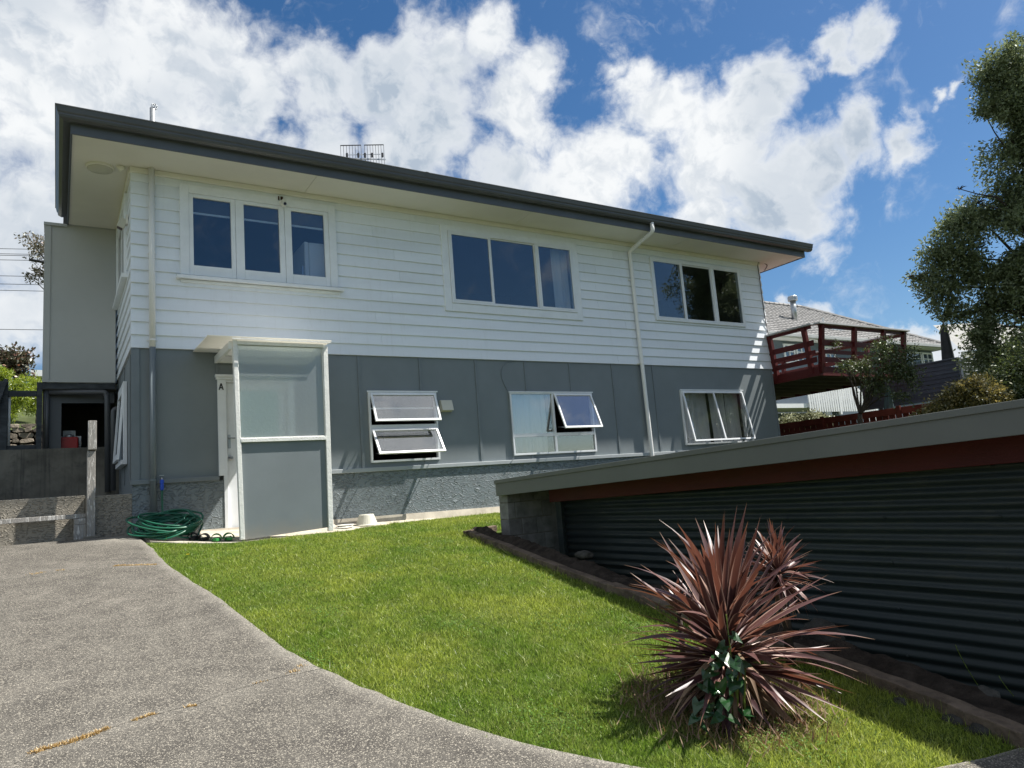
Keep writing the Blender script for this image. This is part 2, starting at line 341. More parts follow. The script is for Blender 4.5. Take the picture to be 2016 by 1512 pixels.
M['pale'] = leaf('pale_variegated_leaves', (.16, .20, .09), (.42, .42, .26), (.6, .6, .45), .25)
M['dusk'] = leaf('dusky_shrub_leaves', (.035, .045, .022), (.10, .085, .05), (.35, .12, .08), .3)
M['lime'] = leaf('lime_fern_leaves', (.13, .2, .015), (.32, .40, .03), (.5, .5, .08), .45)
M['silver'] = leaf('grey_flowering_leaves', (.06, .06, .035), (.22, .19, .13), (.55, .45, .42), .3)
M['arum'] = leaf('glossy_arum_leaves', (.008, .034, .010), (.014, .058, .014), None, .15, .3, .05)
M['drygrass'] = leaf('dry_tan_grass', (.32, .2, .07), (.5, .34, .12), None, .2)
M['fern'] = leaf('fern_frond_green', (.14, .22, .03), (.25, .34, .05), None, .4)

def grassmat():
    m, t = newmat('lawn_grass_blades')
    geo = t.node('ShaderNodeNewGeometry'); isl = geo.outputs['Random Per Island']; pos = geo.outputs['Position']
    pn = t.noise(pos, 1.1, 5, .6); pf = t.noise(pos, 7.0, 4, .6)
    c = t.mix(t.ramp(pn, .32, .68), (.20, .325, .035), (.47, .54, .085))
    c = t.mix(t.math('MULTIPLY', t.ramp(pf, .45, .75), .5), c, (.42, .44, .12))
    c = t.mix(t.math('MULTIPLY', t.ramp(isl, .15, .9), .8), c, (.035, .075, .014))
    c = t.mix(t.ramp(t.math('FRACT', t.math('MULTIPLY', isl, 17.0)), .93, .96), c, (.50, .54, .20))
    # thin, dry turf around the foot of the cordyline
    dd = t.vmath('DISTANCE', t.vmath('MULTIPLY', pos, (1, 1, 0)), (2.12, -7.25, 0))
    dry = t.math('MULTIPLY', t.ramp(t.math('ADD', dd, t.math('MULTIPLY', t.math('SUBTRACT', pf, .5), .5)), .24, .60, 1, 0), .7)
    c = t.mix(dry, c, (.40, .32, .14))
    d = t.node('ShaderNodeBsdfDiffuse', {'Color': c}); tl = t.node('ShaderNodeBsdfTranslucent', {'Color': c})
    a = t.node('ShaderNodeMixShader', {0: .45}); t.l.new(d.outputs[0], a.inputs[1]); t.l.new(tl.outputs[0], a.inputs[2])
    gl = t.node('ShaderNodeBsdfGlossy', {'Roughness': .4, 'Color': (1, 1, .9)})
    b = t.node('ShaderNodeMixShader', {0: .018}); t.l.new(a.outputs[0], b.inputs[1]); t.l.new(gl.outputs[0], b.inputs[2])
    t.l.new(b.outputs[0], t.o.inputs[0]); return m
M['grass'] = grassmat()
M['turf'] = surf('turf_soil', (.07, .105, .022), .95, .4, 6, 1.0, 90, .1, dirt=.4, dirtcol=(.09, .07, .03), bdist=.02)
M['ground'] = surf('rough_ground', (.06, .075, .03), .95, .4, .6, .6, 3, .1, dirt=.5, dirtcol=(.09, .075, .05), bdist=.05)

def cordmat(name, c0, c1, edge, trans=.3, rough=.42):
    m, t = newmat(name)
    tcn = t.node('ShaderNodeTexCoord'); gx = t.node('ShaderNodeSeparateXYZ', {'Vector': tcn.outputs['Generated']})
    oi = t.node('ShaderNodeObjectInfo').outputs['Random']
    isl = oi
    c = t.mix(isl, c0, c1)
    st = t.noise(t.vmath('MULTIPLY', tcn.outputs['Object'], (140, 2, 140)), 1.0, 3, .6)
    c = t.mix(t.math('MULTIPLY', st, .35), c, tuple(x * .5 for x in c0))
    e = t.ramp(t.math('ABSOLUTE', t.math('SUBTRACT', gx.outputs[0], .5)), .30, .46)
    c = t.mix(t.math('MULTIPLY', e, .9), c, edge)
    tip = t.ramp(gx.outputs[1], .88, 1.0)
    c = t.mix(t.math('MULTIPLY', tip, .6), c, (.3, .18, .09))
    b = t.node('ShaderNodeBsdfPrincipled', {'Base Color': c, 'Roughness': rough, 'Specular IOR Level': .5})
    tl = t.node('ShaderNodeBsdfTranslucent', {'Color': t.mix(.5, c, (.42, .14, .07))})
    a = t.node('ShaderNodeMixShader', {0: trans}); t.l.new(b.outputs[0], a.inputs[1]); t.l.new(tl.outputs[0], a.inputs[2])
    t.l.new(a.outputs[0], t.o.inputs[0]); return m
M['cord'] = cordmat('bronze_cordyline_leaf', (.050, .022, .026), (.165, .078, .068), (.58, .40, .32), .18)
M['deadcord'] = cordmat('dry_cordyline_leaf', (.17, .10, .06), (.34, .24, .15), (.42, .32, .2), .15, .75)
M['rooftile'] = surf('pale_grey_roof_tile', (.26, .255, .25), .8, .2, 2, .3, 20, .2, dirt=.25, dirtcol=(.14, .13, .12))
M['roofmetal'] = surf('dark_roofing_steel', (.07, .072, .075), .5, .08, 1)
M['cable'] = surf('brown_cable', (.06, .04, .03), .6, .1, 10)
M['letter'] = surf('black_letter', (.01, .01, .01), .5, .1, 5)

# ------------------------------------------------------------------ mesh helpers
class MB:
    def __init__(s): s.v = []; s.f = []
    def add(s, vs, fs):
        o = len(s.v); s.v += [tuple(v) for v in vs]; s.f += [tuple(i + o for i in f) for f in fs]; return s
    def box(s, x0, x1, y0, y1, z0, z1):
        return s.add([(x0, y0, z0), (x1, y0, z0), (x1, y1, z0), (x0, y1, z0), (x0, y0, z1), (x1, y0, z1), (x1, y1, z1), (x0, y1, z1)],
                     [(0, 3, 2, 1), (4, 5, 6, 7), (0, 1, 5, 4), (1, 2, 6, 5), (2, 3, 7, 6), (3, 0, 4, 7)])
    def hexa(s, p):
        return s.add(p, [(0, 3, 2, 1), (4, 5, 6, 7), (0, 1, 5, 4), (1, 2, 6, 5), (2, 3, 7, 6), (3, 0, 4, 7)])
    def bar(s, a, b, w, h, up=(0, 0, 1)):
        a, b = Vector(a), Vector(b); d = (b - a).normalized(); u = Vector(up)
        if abs(d.dot(u)) > .98: u = Vector((0, 1, 0))
        r = d.cross(u).normalized(); u = r.cross(d).normalized(); r *= w / 2; u *= h / 2
        p = [a - r - u, a + r - u, b + r - u, b - r - u, a - r + u, a + r + u, b + r + u, b - r + u]
        return s.hexa(p)
    def tube(s, pts, rad, n=8, cap=True):
        pts = [Vector(p) for p in pts]; rads = rad if isinstance(rad, (list, tuple)) else [rad] * len(pts)
        o = len(s.v); prev = None
        for i, p in enumerate(pts):
            d = (pts[min(i + 1, len(pts) - 1)] - pts[max(i - 1, 0)]).normalized()
            if prev is None:
                u = Vector((0, 0, 1)) if abs(d.z) < .9 else Vector((0, 1, 0))
                r = d.cross(u).normalized()
            else:
                r = (prev - d * prev.dot(d)).normalized()
            prev = r; u = r.cross(d)
            for k in range(n):
                a = 2 * math.pi * k / n
                s.v.append(tuple(p + (r * math.cos(a) + u * math.sin(a)) * rads[i]))
        for i in range(len(pts) - 1):
            for k in range(n):
                a, b = o + i * n + k, o + i * n + (k + 1) % n
                s.f.append((a, b, b + n, a + n))
        if cap:
            s.f.append(tuple(o + k for k in range(n))[::-1]); s.f.append(tuple(o + (len(pts) - 1) * n + k for k in range(n)))
        return s
    def lathe(s, prof, c, n=24, ax='z'):
        o = len(s.v)
        for r, z in prof:
            for k in range(n):
                a = 2 * math.pi * k / n; x, y = r * math.cos(a), r * math.sin(a)
                s.v.append((c[0] + x, c[1] + y, c[2] + z) if ax == 'z' else (c[0] + x, c[1] + z, c[2] + y) if ax == 'y' else (c[0] + z, c[1] + x, c[2] + y))
        for i in range(len(prof) - 1):
            for k in range(n):
                a, b = o + i * n + k, o + i * n + (k + 1) % n
                s.f.append((a, b, b + n, a + n))
        s.f.append(tuple(o + k for k in range(n))[::-1]); s.f.append(tuple(o + (len(prof) - 1) * n + k for k in range(n)))
        return s
    def grid(s, fn, nu, nv):
        o = len(s.v)
        for j in range(nv + 1):
            for i in range(nu + 1): s.v.append(tuple(fn(i / nu, j / nv)))
        for j in range(nv):
            for i in range(nu):
                a = o + j * (nu + 1) + i; s.f.append((a, a + 1, a + nu + 2, a + nu + 1))
        return s
    def frame(s, x0, x1, z0, z1, w, y0, y1, wb=None):
        wb = wb or w
        s.box(x0, x0 + w, y0, y1, z0, z1); s.box(x1 - w, x1, y0, y1, z0, z1)
        s.box(x0 + w, x1 - w, y0, y1, z1 - w, z1); s.box(x0 + w, x1 - w, y0, y1, z0, z0 + wb); return s
    def xf(s, mat):
        s.v = [tuple(mat @ Vector(v)) for v in s.v]; return s

def origin(o):
    return o.get('_w', None)
WPOS = {}
def tag(o, label=None, cat=None, group=None, kind=None):
    if label: o['label'] = label
    if cat: o['category'] = cat
    if group: o['group'] = group
    if kind: o['kind'] = kind
    return o
def thing(name, label, cat, loc, group=None):
    o = bpy.data.objects.new(name, None); COL.objects.link(o); o.location = loc; o.empty_display_size = .1
    WPOS[o.name] = Vector(loc); return tag(o, label, cat, group)
def mk(name, mb, mat, parent=None, bevel=0.0, smooth=False, label=None, kind=None, loc=None):
    """one mesh object; vertices are given in world metres"""
    base = WPOS[parent.name] if parent is not None else Vector(loc or (0, 0, 0))
    me = bpy.data.meshes.new(name); bx, by, bz = base
    me.from_pydata([(x - bx, y - by, z - bz) for x, y, z in mb.v], [], mb.f); me.update()
    me.materials.append(mat if not isinstance(mat, str) else M[mat])
    if smooth: me.polygons.foreach_set('use_smooth', [True] * len(me.polygons))
    o = bpy.data.objects.new(name, me); COL.objects.link(o)
    if parent is not None: o.parent = parent
    else: o.location = base
    WPOS[o.name] = base
    if bevel:
        b = o.modifiers.new('bevel', 'BEVEL'); b.width = bevel; b.segments = 2; b.limit_method = 'ANGLE'
    if label: o['label'] = label
    if kind: o['kind'] = kind
    return o
def solo(name, mb, mat, label, cat, loc, group=None, **k):
    return tag(mk(name, mb, mat, None, loc=loc, **k), label, cat, group)
def B(*a): return MB().box(*a)

# ------------------------------------------------------------------ terrain
def sst(t): t = min(1, max(0, t)); return t * t * (3 - 2 * t)
def smin(a, b, k=.12):
    h_ = max(k - abs(a - b), 0) / k; return min(a, b) - h_ * h_ * k * .25
def h(x, y):
    p = -.20 + .145 * (y + .5) if y < -.5 else -.20
    lawn = smin(-.37, -.20 + .145 * (y + .5), .12)
    return p + (lawn - p) * sst((x + .1) / 1.0)

def H(x, y):                                   # the rough ground round the plot
    z = h(x, max(y, -40)) - .06
    if y < -14: z = h(x, -14) - .06 - (-14 - y) * .03
    if x > 3.35:
        z += (-2.3 - z) * sst((x - 3.35) / .7)
        up = sst((x - 10.5) / 2.5); z += (.1 - z) * up
        z += .5 * sst((x - 17) / 10)
    if y > .72 and x < .0:
        z = .22
        if y > 2.82: z = 1.05
        if y > 10.9: z = 2.2 + min((y - 10.9) * .22, 4)
    if y > .2 and 0 <= x < 12.5: z = -.45
    if y > 20 and x > -1: z = max(z, .5 + min((y - 20) * .1, 2.5))
    return z
def axis(lo, hi, c0, c1, step, growth=1.35):
    a = list(np.arange(c0, c1, step)); s_ = step; v = c1
    while v < hi: a.append(v); s_ *= growth; v += s_
    a.append(hi); s_ = step; v = c0 - step
    while v > lo: a.insert(0, v); s_ *= growth; v -= s_
    a.insert(0, lo); return a
ax_ = axis(-500, 600, -4, 20, .3); ay_ = axis(-500, 600, -12, 14, .3)
mb = MB(); mb.v = [(x, y, H(x, y)) for y in ay_ for x in ax_]; nx = len(ax_)
mb.f = [(j * nx + i, j * nx + i + 1, (j + 1) * nx + i + 1, (j + 1) * nx + i) for j in range(len(ay_) - 1) for i in range(nx - 1)]
mk('ground', mb, 'ground', smooth=True, kind='structure')

EDGE = [(0.0, -.02), (0.0, -.62), (.03, -1.0), (.07, -1.4), (.10, -2.36), (.19, -3.09), (.29, -3.72), (.36, -4.57), (.42, -5.24), (.51, -5.67), (.60, -6.01), (.73, -6.41), (.84, -6.73), (1.04, -7.13), (1.26, -7.46), (1.6, -7.82), (2.0, -8.08), (2.45, -8.21), (2.85, -8.29), (3.3, -8.33)]
def smooth_line(p, n=7, wob=.018):
    out = []
    for i in range(len(p) - 1):
        for k in range(n):
            t = k / n; x = p[i][0] * (1 - t) + p[i + 1][0] * t; y = p[i][1] * (1 - t) + p[i + 1][1] * t
            out.append((x + wob * noise.noise(Vector((x * 9, y * 9, 0))), y + wob * noise.noise(Vector((x * 9, y * 9, 5)))))
    out.append(p[-1]); return out
EDGES = smooth_line(EDGE)
def edge_x(y):                                  # right edge of the drive at a given y
    best = EDGES[-1][0]
    for (x0, y0), (x1, y1) in zip(EDGES, EDGES[1:]):
        if (y0 - y) * (y1 - y) <= 0 and y0 != y1: return x0 + (x1 - x0) * (y - y0) / (y1 - y0)
    return 3.3 if y < -8.3 else 0.0
J1 = [(-6, -2.7), (-3, -2.35), (-1.6, -2.2), (-1.06, -2.08), (-.79, -2.0), (-.63, -2.01), (-.27, -2.15), (.02, -2.29), (.4, -2.4)]
J2 = [(-6, -7.6), (-3, -6.75), (-1.6, -6.3), (-.93, -6.07), (-.84, -5.99), (-.68, -5.96), (-.54, -5.89), (-.38, -5.84), (-.19, -5.84), (-.06, -5.78), (.07, -5.74), (.25, -5.70), (.53, -5.70), (.9, -5.68)]
def jy(J, x):
    w = .012 * noise.noise(Vector((x * 14, 3, 0))) + .02 * noise.noise(Vector((x * 4, 7, 0)))
    for (x0, y0), (x1, y1) in zip(J, J[1:]):
        if x0 <= x <= x1: return y0 + (y1 - y0) * (x - x0) / (x1 - x0) + w
    return J[-1][1] + w
def slab(name, top, bot, xl=-6.0, ny=26, nxx=110):
    """a concrete slab between two joint lines, right side following the lawn edge"""
    m = MB(); T = .012
    def P(u, v):
        xa = xl; x = xa + (1.6 - xa) * u
        for _ in range(5):
            y = top(x) * (1 - v) + bot(x) * v
            xe = edge_x(y); x = xa + (xe - xa) * u
        y = top(x) * (1 - v) + bot(x) * v
        return x, y, h(x, y) + T
    m.grid(P, nxx, ny)
    n = nxx + 1
    rim = [i for i in range(n)] + [j * n + nxx for j in range(1, ny + 1)] + [ny * n + i for i in range(nxx - 1, -1, -1)] + [j * n for j in range(ny - 1, 0, -1)]
    o = len(m.v)
    for i in rim: x, y, z = m.v[i]; m.v.append((x, y, z - .09))
    for k in range(len(rim)):
        a, b = rim[k], rim[(k + 1) % len(rim)]; m.f.append((a, o + k, o + (k + 1) % len(rim), b))
    m.f = [f[::-1] for f in m.f]
    wear = []
    for i, (x, y, z) in enumerate(m.v):
        de = max(0, edge_x(y) - x); dj = min(abs(y - top(x)), abs(y - bot(x)))
        nz_ = .03 * noise.noise(Vector((x * 6, y * 6, 1)))
        wear.append(max(sst(1 - (de + nz_) / .10) * .6, sst(1 - (dj + nz_ * 2) / .10) * .2, sst(1 - math.hypot(x, y + .5) / .8) * .7))
    o_ = mk(name, m, 'drive', kind='structure')
    at_ = o_.data.attributes.new('wear', 'FLOAT', 'POINT'); at_.data.foreach_set('value', wear); return o_
slab('driveway', lambda x: .085 if x < -.5 else -.02, lambda x: jy(J1, x) + .002, ny=16)
slab('driveway', lambda x: jy(J1, x) - .002, lambda x: jy(J2, x) + .004, ny=40)
slab('driveway', lambda x: jy(J2, x) - .004, lambda x: -13.0, ny=60)

# lawn surface and its blades
KERB = [(3.19, -2.63), (3.12, -3.5), (3.02, -4.6), (2.99, -5.3), (2.97, -5.7), (2.95, -6.6), (2.95, -7.4), (2.94, -7.7), (2.89, -8.0), (2.85, -8.29)]
LAWN = EDGES[2:] + [] 
lawn_poly = [(x, y) for x, y in EDGES if y < -.9 and x < 2.86] + KERB[::-1] + [(3.25, -2.55), (5.6, -2.2), (5.9, -.12), (3.6, -.14), (3.1, -.42), (2.75, -.62), (2.3, -1.05), (.95, -1.08), (.55, -1.0), (.35, -1.1), (.05, -1.02)]
LP = np.array(lawn_poly)
def inside(x, y, P_):
    c = np.zeros(len(x), bool); j = len(P_) - 1
    for i in range(len(P_)):
        xi, yi = P_[i]; xj, yj = P_[j]
        m_ = ((yi > y) != (yj > y)) & (x < (xj - xi) * (y - yi) / (yj - yi + 1e-12) + xi)
        c ^= m_; j = i
    return c
gx = np.arange(-.1, 6.2, .12); gy = np.arange(-8.5, .05, .12)
mb = MB(); idx = {}
for j, y in enumerate(gy):
    for i, x in enumerate(gx):
        mb.v.append((float(x), float(y), h(float(x), float(y)) - .004 + .008 * noise.noise(Vector((x * 2, y * 2, 1)))))
n = len(gx)
XX, YY = np.meshgrid(gx[:-1] + .06, gy[:-1] + .06); ins = inside(XX.ravel(), YY.ravel(), LP)
# keep a cell if any part of it is in the lawn
near = ins.reshape(XX.shape); k2 = near.copy()
k2[1:] |= near[:-1]; k2[:-1] |= near[1:]; k2[:, 1:] |= near[:, :-1]; k2[:, :-1] |= near[:, 1:]
for j in range(len(gy) - 1):
    for i in range(n - 1):
        if k2[j, i]: a = j * n + i; mb.f.append((a, a + 1, a + n + 1, a + n))
mk('lawn', mb, 'turf', smooth=True, kind='structure')

def hv(x, y):
    p = np.where(y < -.5, -.20 + .145 * (y + .5), -.20); b = -.20 + .145 * (y + .5); a = np.full_like(b, -.37)
    k = np.maximum(.12 - np.abs(a - b), 0) / .12; lw = np.minimum(a, b) - k * k * .12 * .25
    t = np.clip((x + .1) / 1.0, 0, 1); t = t * t * (3 - 2 * t); return p + (lw - p) * t
def raw_mesh(name, V, F_, mat, kind='stuff', smooth=False):
    me = bpy.data.meshes.new(name); nv = len(V); nf = len(F_); k = F_.shape[1]
    me.vertices.add(nv); me.vertices.foreach_set('co', V.astype(np.float32).ravel())
    me.loops.add(nf * k); me.loops.foreach_set('vertex_index', F_.astype(np.int32).ravel())
    me.polygons.add(nf); me.polygons.foreach_set('loop_start', np.arange(0, nf * k, k, dtype=np.int32)); me.polygons.foreach_set('loop_total', np.full(nf, k, dtype=np.int32))
    me.update(calc_edges=True); me.materials.append(M[mat] if isinstance(mat, str) else mat)
    o = bpy.data.objects.new(name, me); COL.objects.link(o); WPOS[o.name] = Vector((0, 0, 0))
    if kind: o['kind'] = kind
    return o
NB = 1600000
bx = rng.uniform(-.05, 5.9, NB); by = rng.uniform(-8.35, -.1, NB)
keep = inside(bx, by, LP)
dist = np.hypot(bx + .79, by + 10)
keep &= rng.random(NB) < np.clip(1.25 - dist / 11.0, .3, 1)
dc = np.hypot(bx - 2.12, by + 7.25); keep &= rng.random(NB) < np.clip((dc - .1) / .5, .12, 1)
bx = bx[keep]; by = by[keep]; dist = dist[keep]; nb = len(bx)
bx = bx + rng.normal(0, .013, nb); by = by + rng.normal(0, .016, nb)
kx = np.interp(-by, [-q[1] for q in KERB], [q[0] for q in KERB]); edge_tall = 1 + .9 * np.clip(1 - np.abs(bx - kx) / .07, 0, 1)
# a few blades spill over the edge of the concrete
bz = hv(bx, by) - .006
tuft = np.sin(bx * 13.1 + np.sin(by * 7.7) * 2) * np.sin(by * 11.3 + np.sin(bx * 9.1) * 2)
ht = rng.gamma(9, 1 / 9, nb) * .021 * (1 + .34 * tuft) * edge_tall * np.where(rng.random(nb) > .985, 1.8, 1); wd_ = (.0026 + .0004 * dist) * rng.uniform(.7, 1.4, nb)
ang = rng.uniform(0, 2 * np.pi, nb); la = rng.uniform(0, 2 * np.pi, nb); ll = np.abs(rng.normal(.0, .8, nb)) * ht
V = np.empty((nb, 3, 3)); cx, sx = np.cos(ang) * wd_ / 2, np.sin(ang) * wd_ / 2
V[:, 0] = np.stack([bx - cx, by - sx, bz], 1); V[:, 1] = np.stack([bx + cx, by + sx, bz], 1)
V[:, 2] = np.stack([bx + np.cos(la) * ll, by + np.sin(la) * ll, bz + ht], 1)
go = raw_mesh('grass', V.reshape(-1, 3), np.arange(nb * 3).reshape(-1, 3), 'grass')
tag(go, 'short mown green lawn grass between driveway and shed', 'grass')

# clover and plantain patches in the turf
nc = 9000; pc = rng.uniform([.3, -7.9], [3.0, -1.2], (26, 2)); wch = rng.integers(0, 26, nc)
qx = pc[wch, 0] + rng.normal(0, .10, nc); qy = pc[wch, 1] + rng.normal(0, .13, nc); kk = inside(qx, qy, LP); qx, qy = qx[kk], qy[kk]; nc = len(qx)
qa = rng.uniform(0, 6.28, nc); ql = rng.uniform(.006, .013, nc); qz = hv(qx, qy) + rng.uniform(.010, .022, nc); ca, sa_ = np.cos(qa), np.sin(qa); tl = rng.uniform(-.4, .6, nc)
Vc = np.empty((nc, 4, 3)); Vc[:, 0] = np.stack([qx, qy, qz], 1); Vc[:, 1] = np.stack([qx + ca * ql * .6 - sa_ * ql * .45, qy + sa_ * ql * .6 + ca * ql * .45, qz + tl * ql * .4], 1)
Vc[:, 2] = np.stack([qx + ca * ql * 1.2, qy + sa_ * ql * 1.2, qz + tl * ql], 1); Vc[:, 3] = np.stack([qx + ca * ql * .6 + sa_ * ql * .45, qy + sa_ * ql * .6 - ca * ql * .45, qz + tl * ql * .4], 1)
M['clover'] = leaf('clover_leaves', (.07, .16, .03), (.14, .26, .05), None, .35, .5, .02)
tag(raw_mesh('clover', Vc.reshape(-1, 3), np.arange(nc * 4).reshape(-1, 4), 'clover'), 'small round clover leaves in patches among the lawn grass', 'clover')

# dry weeds growing in the driveway joints
def tufts(name, spots, mat, label, cat, hgt=.03, per=120):
    vs = []
    for (x, y, rx, ry, n_) in spots:
        n_ = int(n_ * per / 100)
        px_ = rng.normal(x, rx, n_); py_ = rng.normal(y, ry, n_)
        a = rng.uniform(0, 6.28, n_); l_ = rng.uniform(.3, 1.2, n_) * hgt; zz = hv(px_, py_) + .008
        t_ = rng.uniform(.2, 1.2, n_) * hgt
        tri = np.empty((n_, 3, 3)); w_ = .0035
        tri[:, 0] = np.stack([px_ - np.sin(a) * w_, py_ + np.cos(a) * w_, zz], 1); tri[:, 1] = np.stack([px_ + np.sin(a) * w_, py_ - np.cos(a) * w_, zz], 1)
        tri[:, 2] = np.stack([px_ + np.cos(a) * l_, py_ + np.sin(a) * l_, zz + t_], 1); vs.append(tri)
    A = np.concatenate(vs).reshape(-1, 3)
    return tag(raw_mesh(name, A, np.arange(len(A)).reshape(-1, 3), mat), label, cat)
sp = []
for x in np.arange(-.86, -.58, .025): sp.append((x, jy(J2, x) + .012, .012, .010, 60))
for x in (-.46, -.43, -.40, -.38): sp.append((x, jy(J2, x) + .003, .010, .005, 30))
for x in (-.21, -.19): sp.append((x, jy(J2, x), .010, .005, 30))
for x in (.14, .18): sp.append((x, jy(J2, x) + .005, .012, .005, 10))
sp += [(.36, -5.66, .02, .012, 45), (.42, -5.60, .012, .01, 25)]
for x in np.arange(-.32, .02, .02): sp.append((x, jy(J1, x), .014, .008, 30))
for x in (-.95, -.9, -.75): sp.append((x, jy(J1, x) - .06, .02, .01, 25))
tufts('dry_weeds', sp, 'drygrass', 'dry orange-tan weeds sprouting along the driveway joints', 'weeds', .016)
mossp = [(-.23, -2.3, .05, .03, 25), (-.1, -2.22, .04, .01, 30)]

# yellow flower in the lawn edge
fl = thing('dandelion', 'small yellow dandelion flower at lawn edge near the hose', 'flower', (.32, -2.05, h(.32, -2.05)))
mk('stem', MB().tube([(.32, -2.05, h(.32, -2.05)), (.322, -2.052, h(.32, -2.05) + .03)], .002, 5), 'fern', fl)
mbf = MB()
for k in range(14):
    a = k * .449; c = Vector((.322, -2.052, h(.32, -2.05) + .032)); t_ = Vector((math.cos(a), math.sin(a), .25)) * .022; s_ = Vector((-math.sin(a), math.cos(a), 0)) * .005
    mbf.add([c, c + t_ * .6 - s_, c + t_, c + t_ * .6 + s_], [(0, 1, 2, 3)])
M['yellow'] = surf('yellow_petal', (.8, .55, .01), .6, .05, 5)
mk('petals', mbf, 'yellow', fl)

# ------------------------------------------------------------------ the house
HZ = -.40
house = thing('house', 'two-storey house with white weatherboards above blue-grey panels and charcoal eaves', 'house', (0, 0, HZ))
WH = 12.43
def board_piece(m, x0, x1, z0, z1, zb, zt):
    def yf(z): return -.030 + .025 * (z - zb) / (zt - zb)
    m.add([(x0, yf(z0), z0), (x1, yf(z0), z0), (x1, .012, z0), (x0, .012, z0), (x0, yf(z1), z1), (x1, yf(z1), z1), (x1, .012, z1), (x0, .012, z1)],
          [(0, 3, 2, 1), (4, 5, 6, 7), (0, 1, 5, 4), (1, 2, 6, 5), (2, 3, 7, 6), (3, 0, 4, 7)])
HOLES = [(.60, 2.66, 3.12, 4.37), (4.50, 7.23, 2.94, 4.33), (9.11, 11.68, 3.05, 4.29)]
CP = .1715; Z0 = 2.131
for i in range(14):
    zb, zt = Z0 + i * CP, Z0 + (i + 1) * CP + .004
    cuts = []
    splits = [random.uniform(3.2, 4.2) if i % 2 else random.uniform(7.6, 8.9)]
    full = [(a, b) for a, b, c, d in HOLES if zb >= c - .01 and zt <= d + .01]
    partial = [(a, b, c, d) for a, b, c, d in HOLES if not (zb >= c - .01 and zt <= d + .01) and zt > c and zb < d]
    edges = [-.022, WH + .022]
    segs = []; x = edges[0]
    for a, b in full: segs.append((x, a)); x = b
    segs.append((x, edges[1]))
    segs2 = []
    for a, b in segs:
        q = [s_ for s_ in splits if a + .4 < s_ < b - .4 and not any(p[0] - .05 < s_ < p[1] + .05 for p in partial)]
        if q: segs2 += [(a, q[0] - .001), (q[0] + .001, b)]
        else: segs2.append((a, b))
    for a, b in segs2:
        m = MB(); x = a
        for pa, pb, pc, pd in partial:
            if pa > a and pb < b:
                board_piece(m, x, pa, zb, zt, zb, zt)
                if zb < pc: board_piece(m, pa, pb, zb, pc, zb, zt)
                if zt > pd: board_piece(m, pa, pb, pd, zt, zb, zt)
                x = pb
        board_piece(m, x, b, zb, zt, zb, zt)
        mk('weatherboard', m, 'white', house, bevel=.002)
# side boards (left and right walls)
for i in range(14):
    zb, zt = Z0 + i * CP, Z0 + (i + 1) * CP + .004
    for sgn, X in ((-1, 0.0), (1, WH)):
        for ya, yb in (((.012, .62), (2.28, 8.0)) if (sgn < 0 and zt > 3.36 and zb < 4.3) else ((.012, 8.0),)):
            p = lambda z: X + sgn * (.024 - .019 * (z - zb) / (zt - zb))
            q = X - sgn * .012
            P8 = [(q, ya, zb), (p(zb), ya, zb), (p(zb), yb, zb), (q, yb, zb), (q, ya, zt), (p(zt), ya, zt), (p(zt), yb, zt), (q, yb, zt)]
            if sgn < 0: P8 = [P8[i_] for i_ in (1, 0, 3, 2, 5, 4, 7, 6)]
            mk('weatherboard', MB().hexa(P8), 'white', house, bevel=.002)
# scotia under the soffit
mk('scotia', MB().box(-.03, WH + .03, -.045, .0, 4.475, 4.55), 'soffit', house, bevel=.01)
mk('scotia', MB().box(-.045, -.001, .001, 2.4, 4.475, 4.55), 'soffit', house, bevel=.01)

# sheathing behind boards and panels, with holes for openings
LOW = [(3.09, 4.20, .535, 1.585), (5.565, 7.30, .535, 1.585), (9.54, 11.335, .57, 1.645)]
def rects(x0, x1, z0, z1, holes):
    xs = sorted({x0, x1, *[min(max(q, x0), x1) for hh in holes for q in hh[:2]]}); out_ = []
    for a, b in zip(xs, xs[1:]):
        zs = [(z0, z1)]
        for ha, hb, hc, hd in holes:
            if ha < (a + b) / 2 < hb:
                nz = []
                for p, q in zs:
                    if hd <= p or hc >= q: nz.append((p, q)); continue
                    if hc > p: nz.append((p, hc))
                    if hd < q: nz.append((hd, q))
                zs = nz
        out_ += [(a, b, p, q) for p, q in zs if q - p > 1e-4]
    return out_
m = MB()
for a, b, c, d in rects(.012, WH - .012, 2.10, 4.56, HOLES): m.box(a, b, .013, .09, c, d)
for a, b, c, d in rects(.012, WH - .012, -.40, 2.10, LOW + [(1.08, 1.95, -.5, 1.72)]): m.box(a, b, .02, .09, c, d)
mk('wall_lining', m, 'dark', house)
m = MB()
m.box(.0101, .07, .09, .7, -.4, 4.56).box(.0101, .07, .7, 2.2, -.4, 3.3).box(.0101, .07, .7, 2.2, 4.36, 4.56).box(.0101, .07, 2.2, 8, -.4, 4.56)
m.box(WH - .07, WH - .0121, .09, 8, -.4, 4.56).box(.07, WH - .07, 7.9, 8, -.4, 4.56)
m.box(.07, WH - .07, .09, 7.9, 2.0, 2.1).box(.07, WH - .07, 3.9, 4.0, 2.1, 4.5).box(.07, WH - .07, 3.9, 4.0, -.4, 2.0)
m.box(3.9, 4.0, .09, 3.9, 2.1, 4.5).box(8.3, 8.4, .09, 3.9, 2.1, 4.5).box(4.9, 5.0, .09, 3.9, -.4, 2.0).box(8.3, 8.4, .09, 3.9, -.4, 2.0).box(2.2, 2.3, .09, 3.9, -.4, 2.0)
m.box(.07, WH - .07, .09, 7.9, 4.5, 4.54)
mk('interior_wall', m, 'room', house)

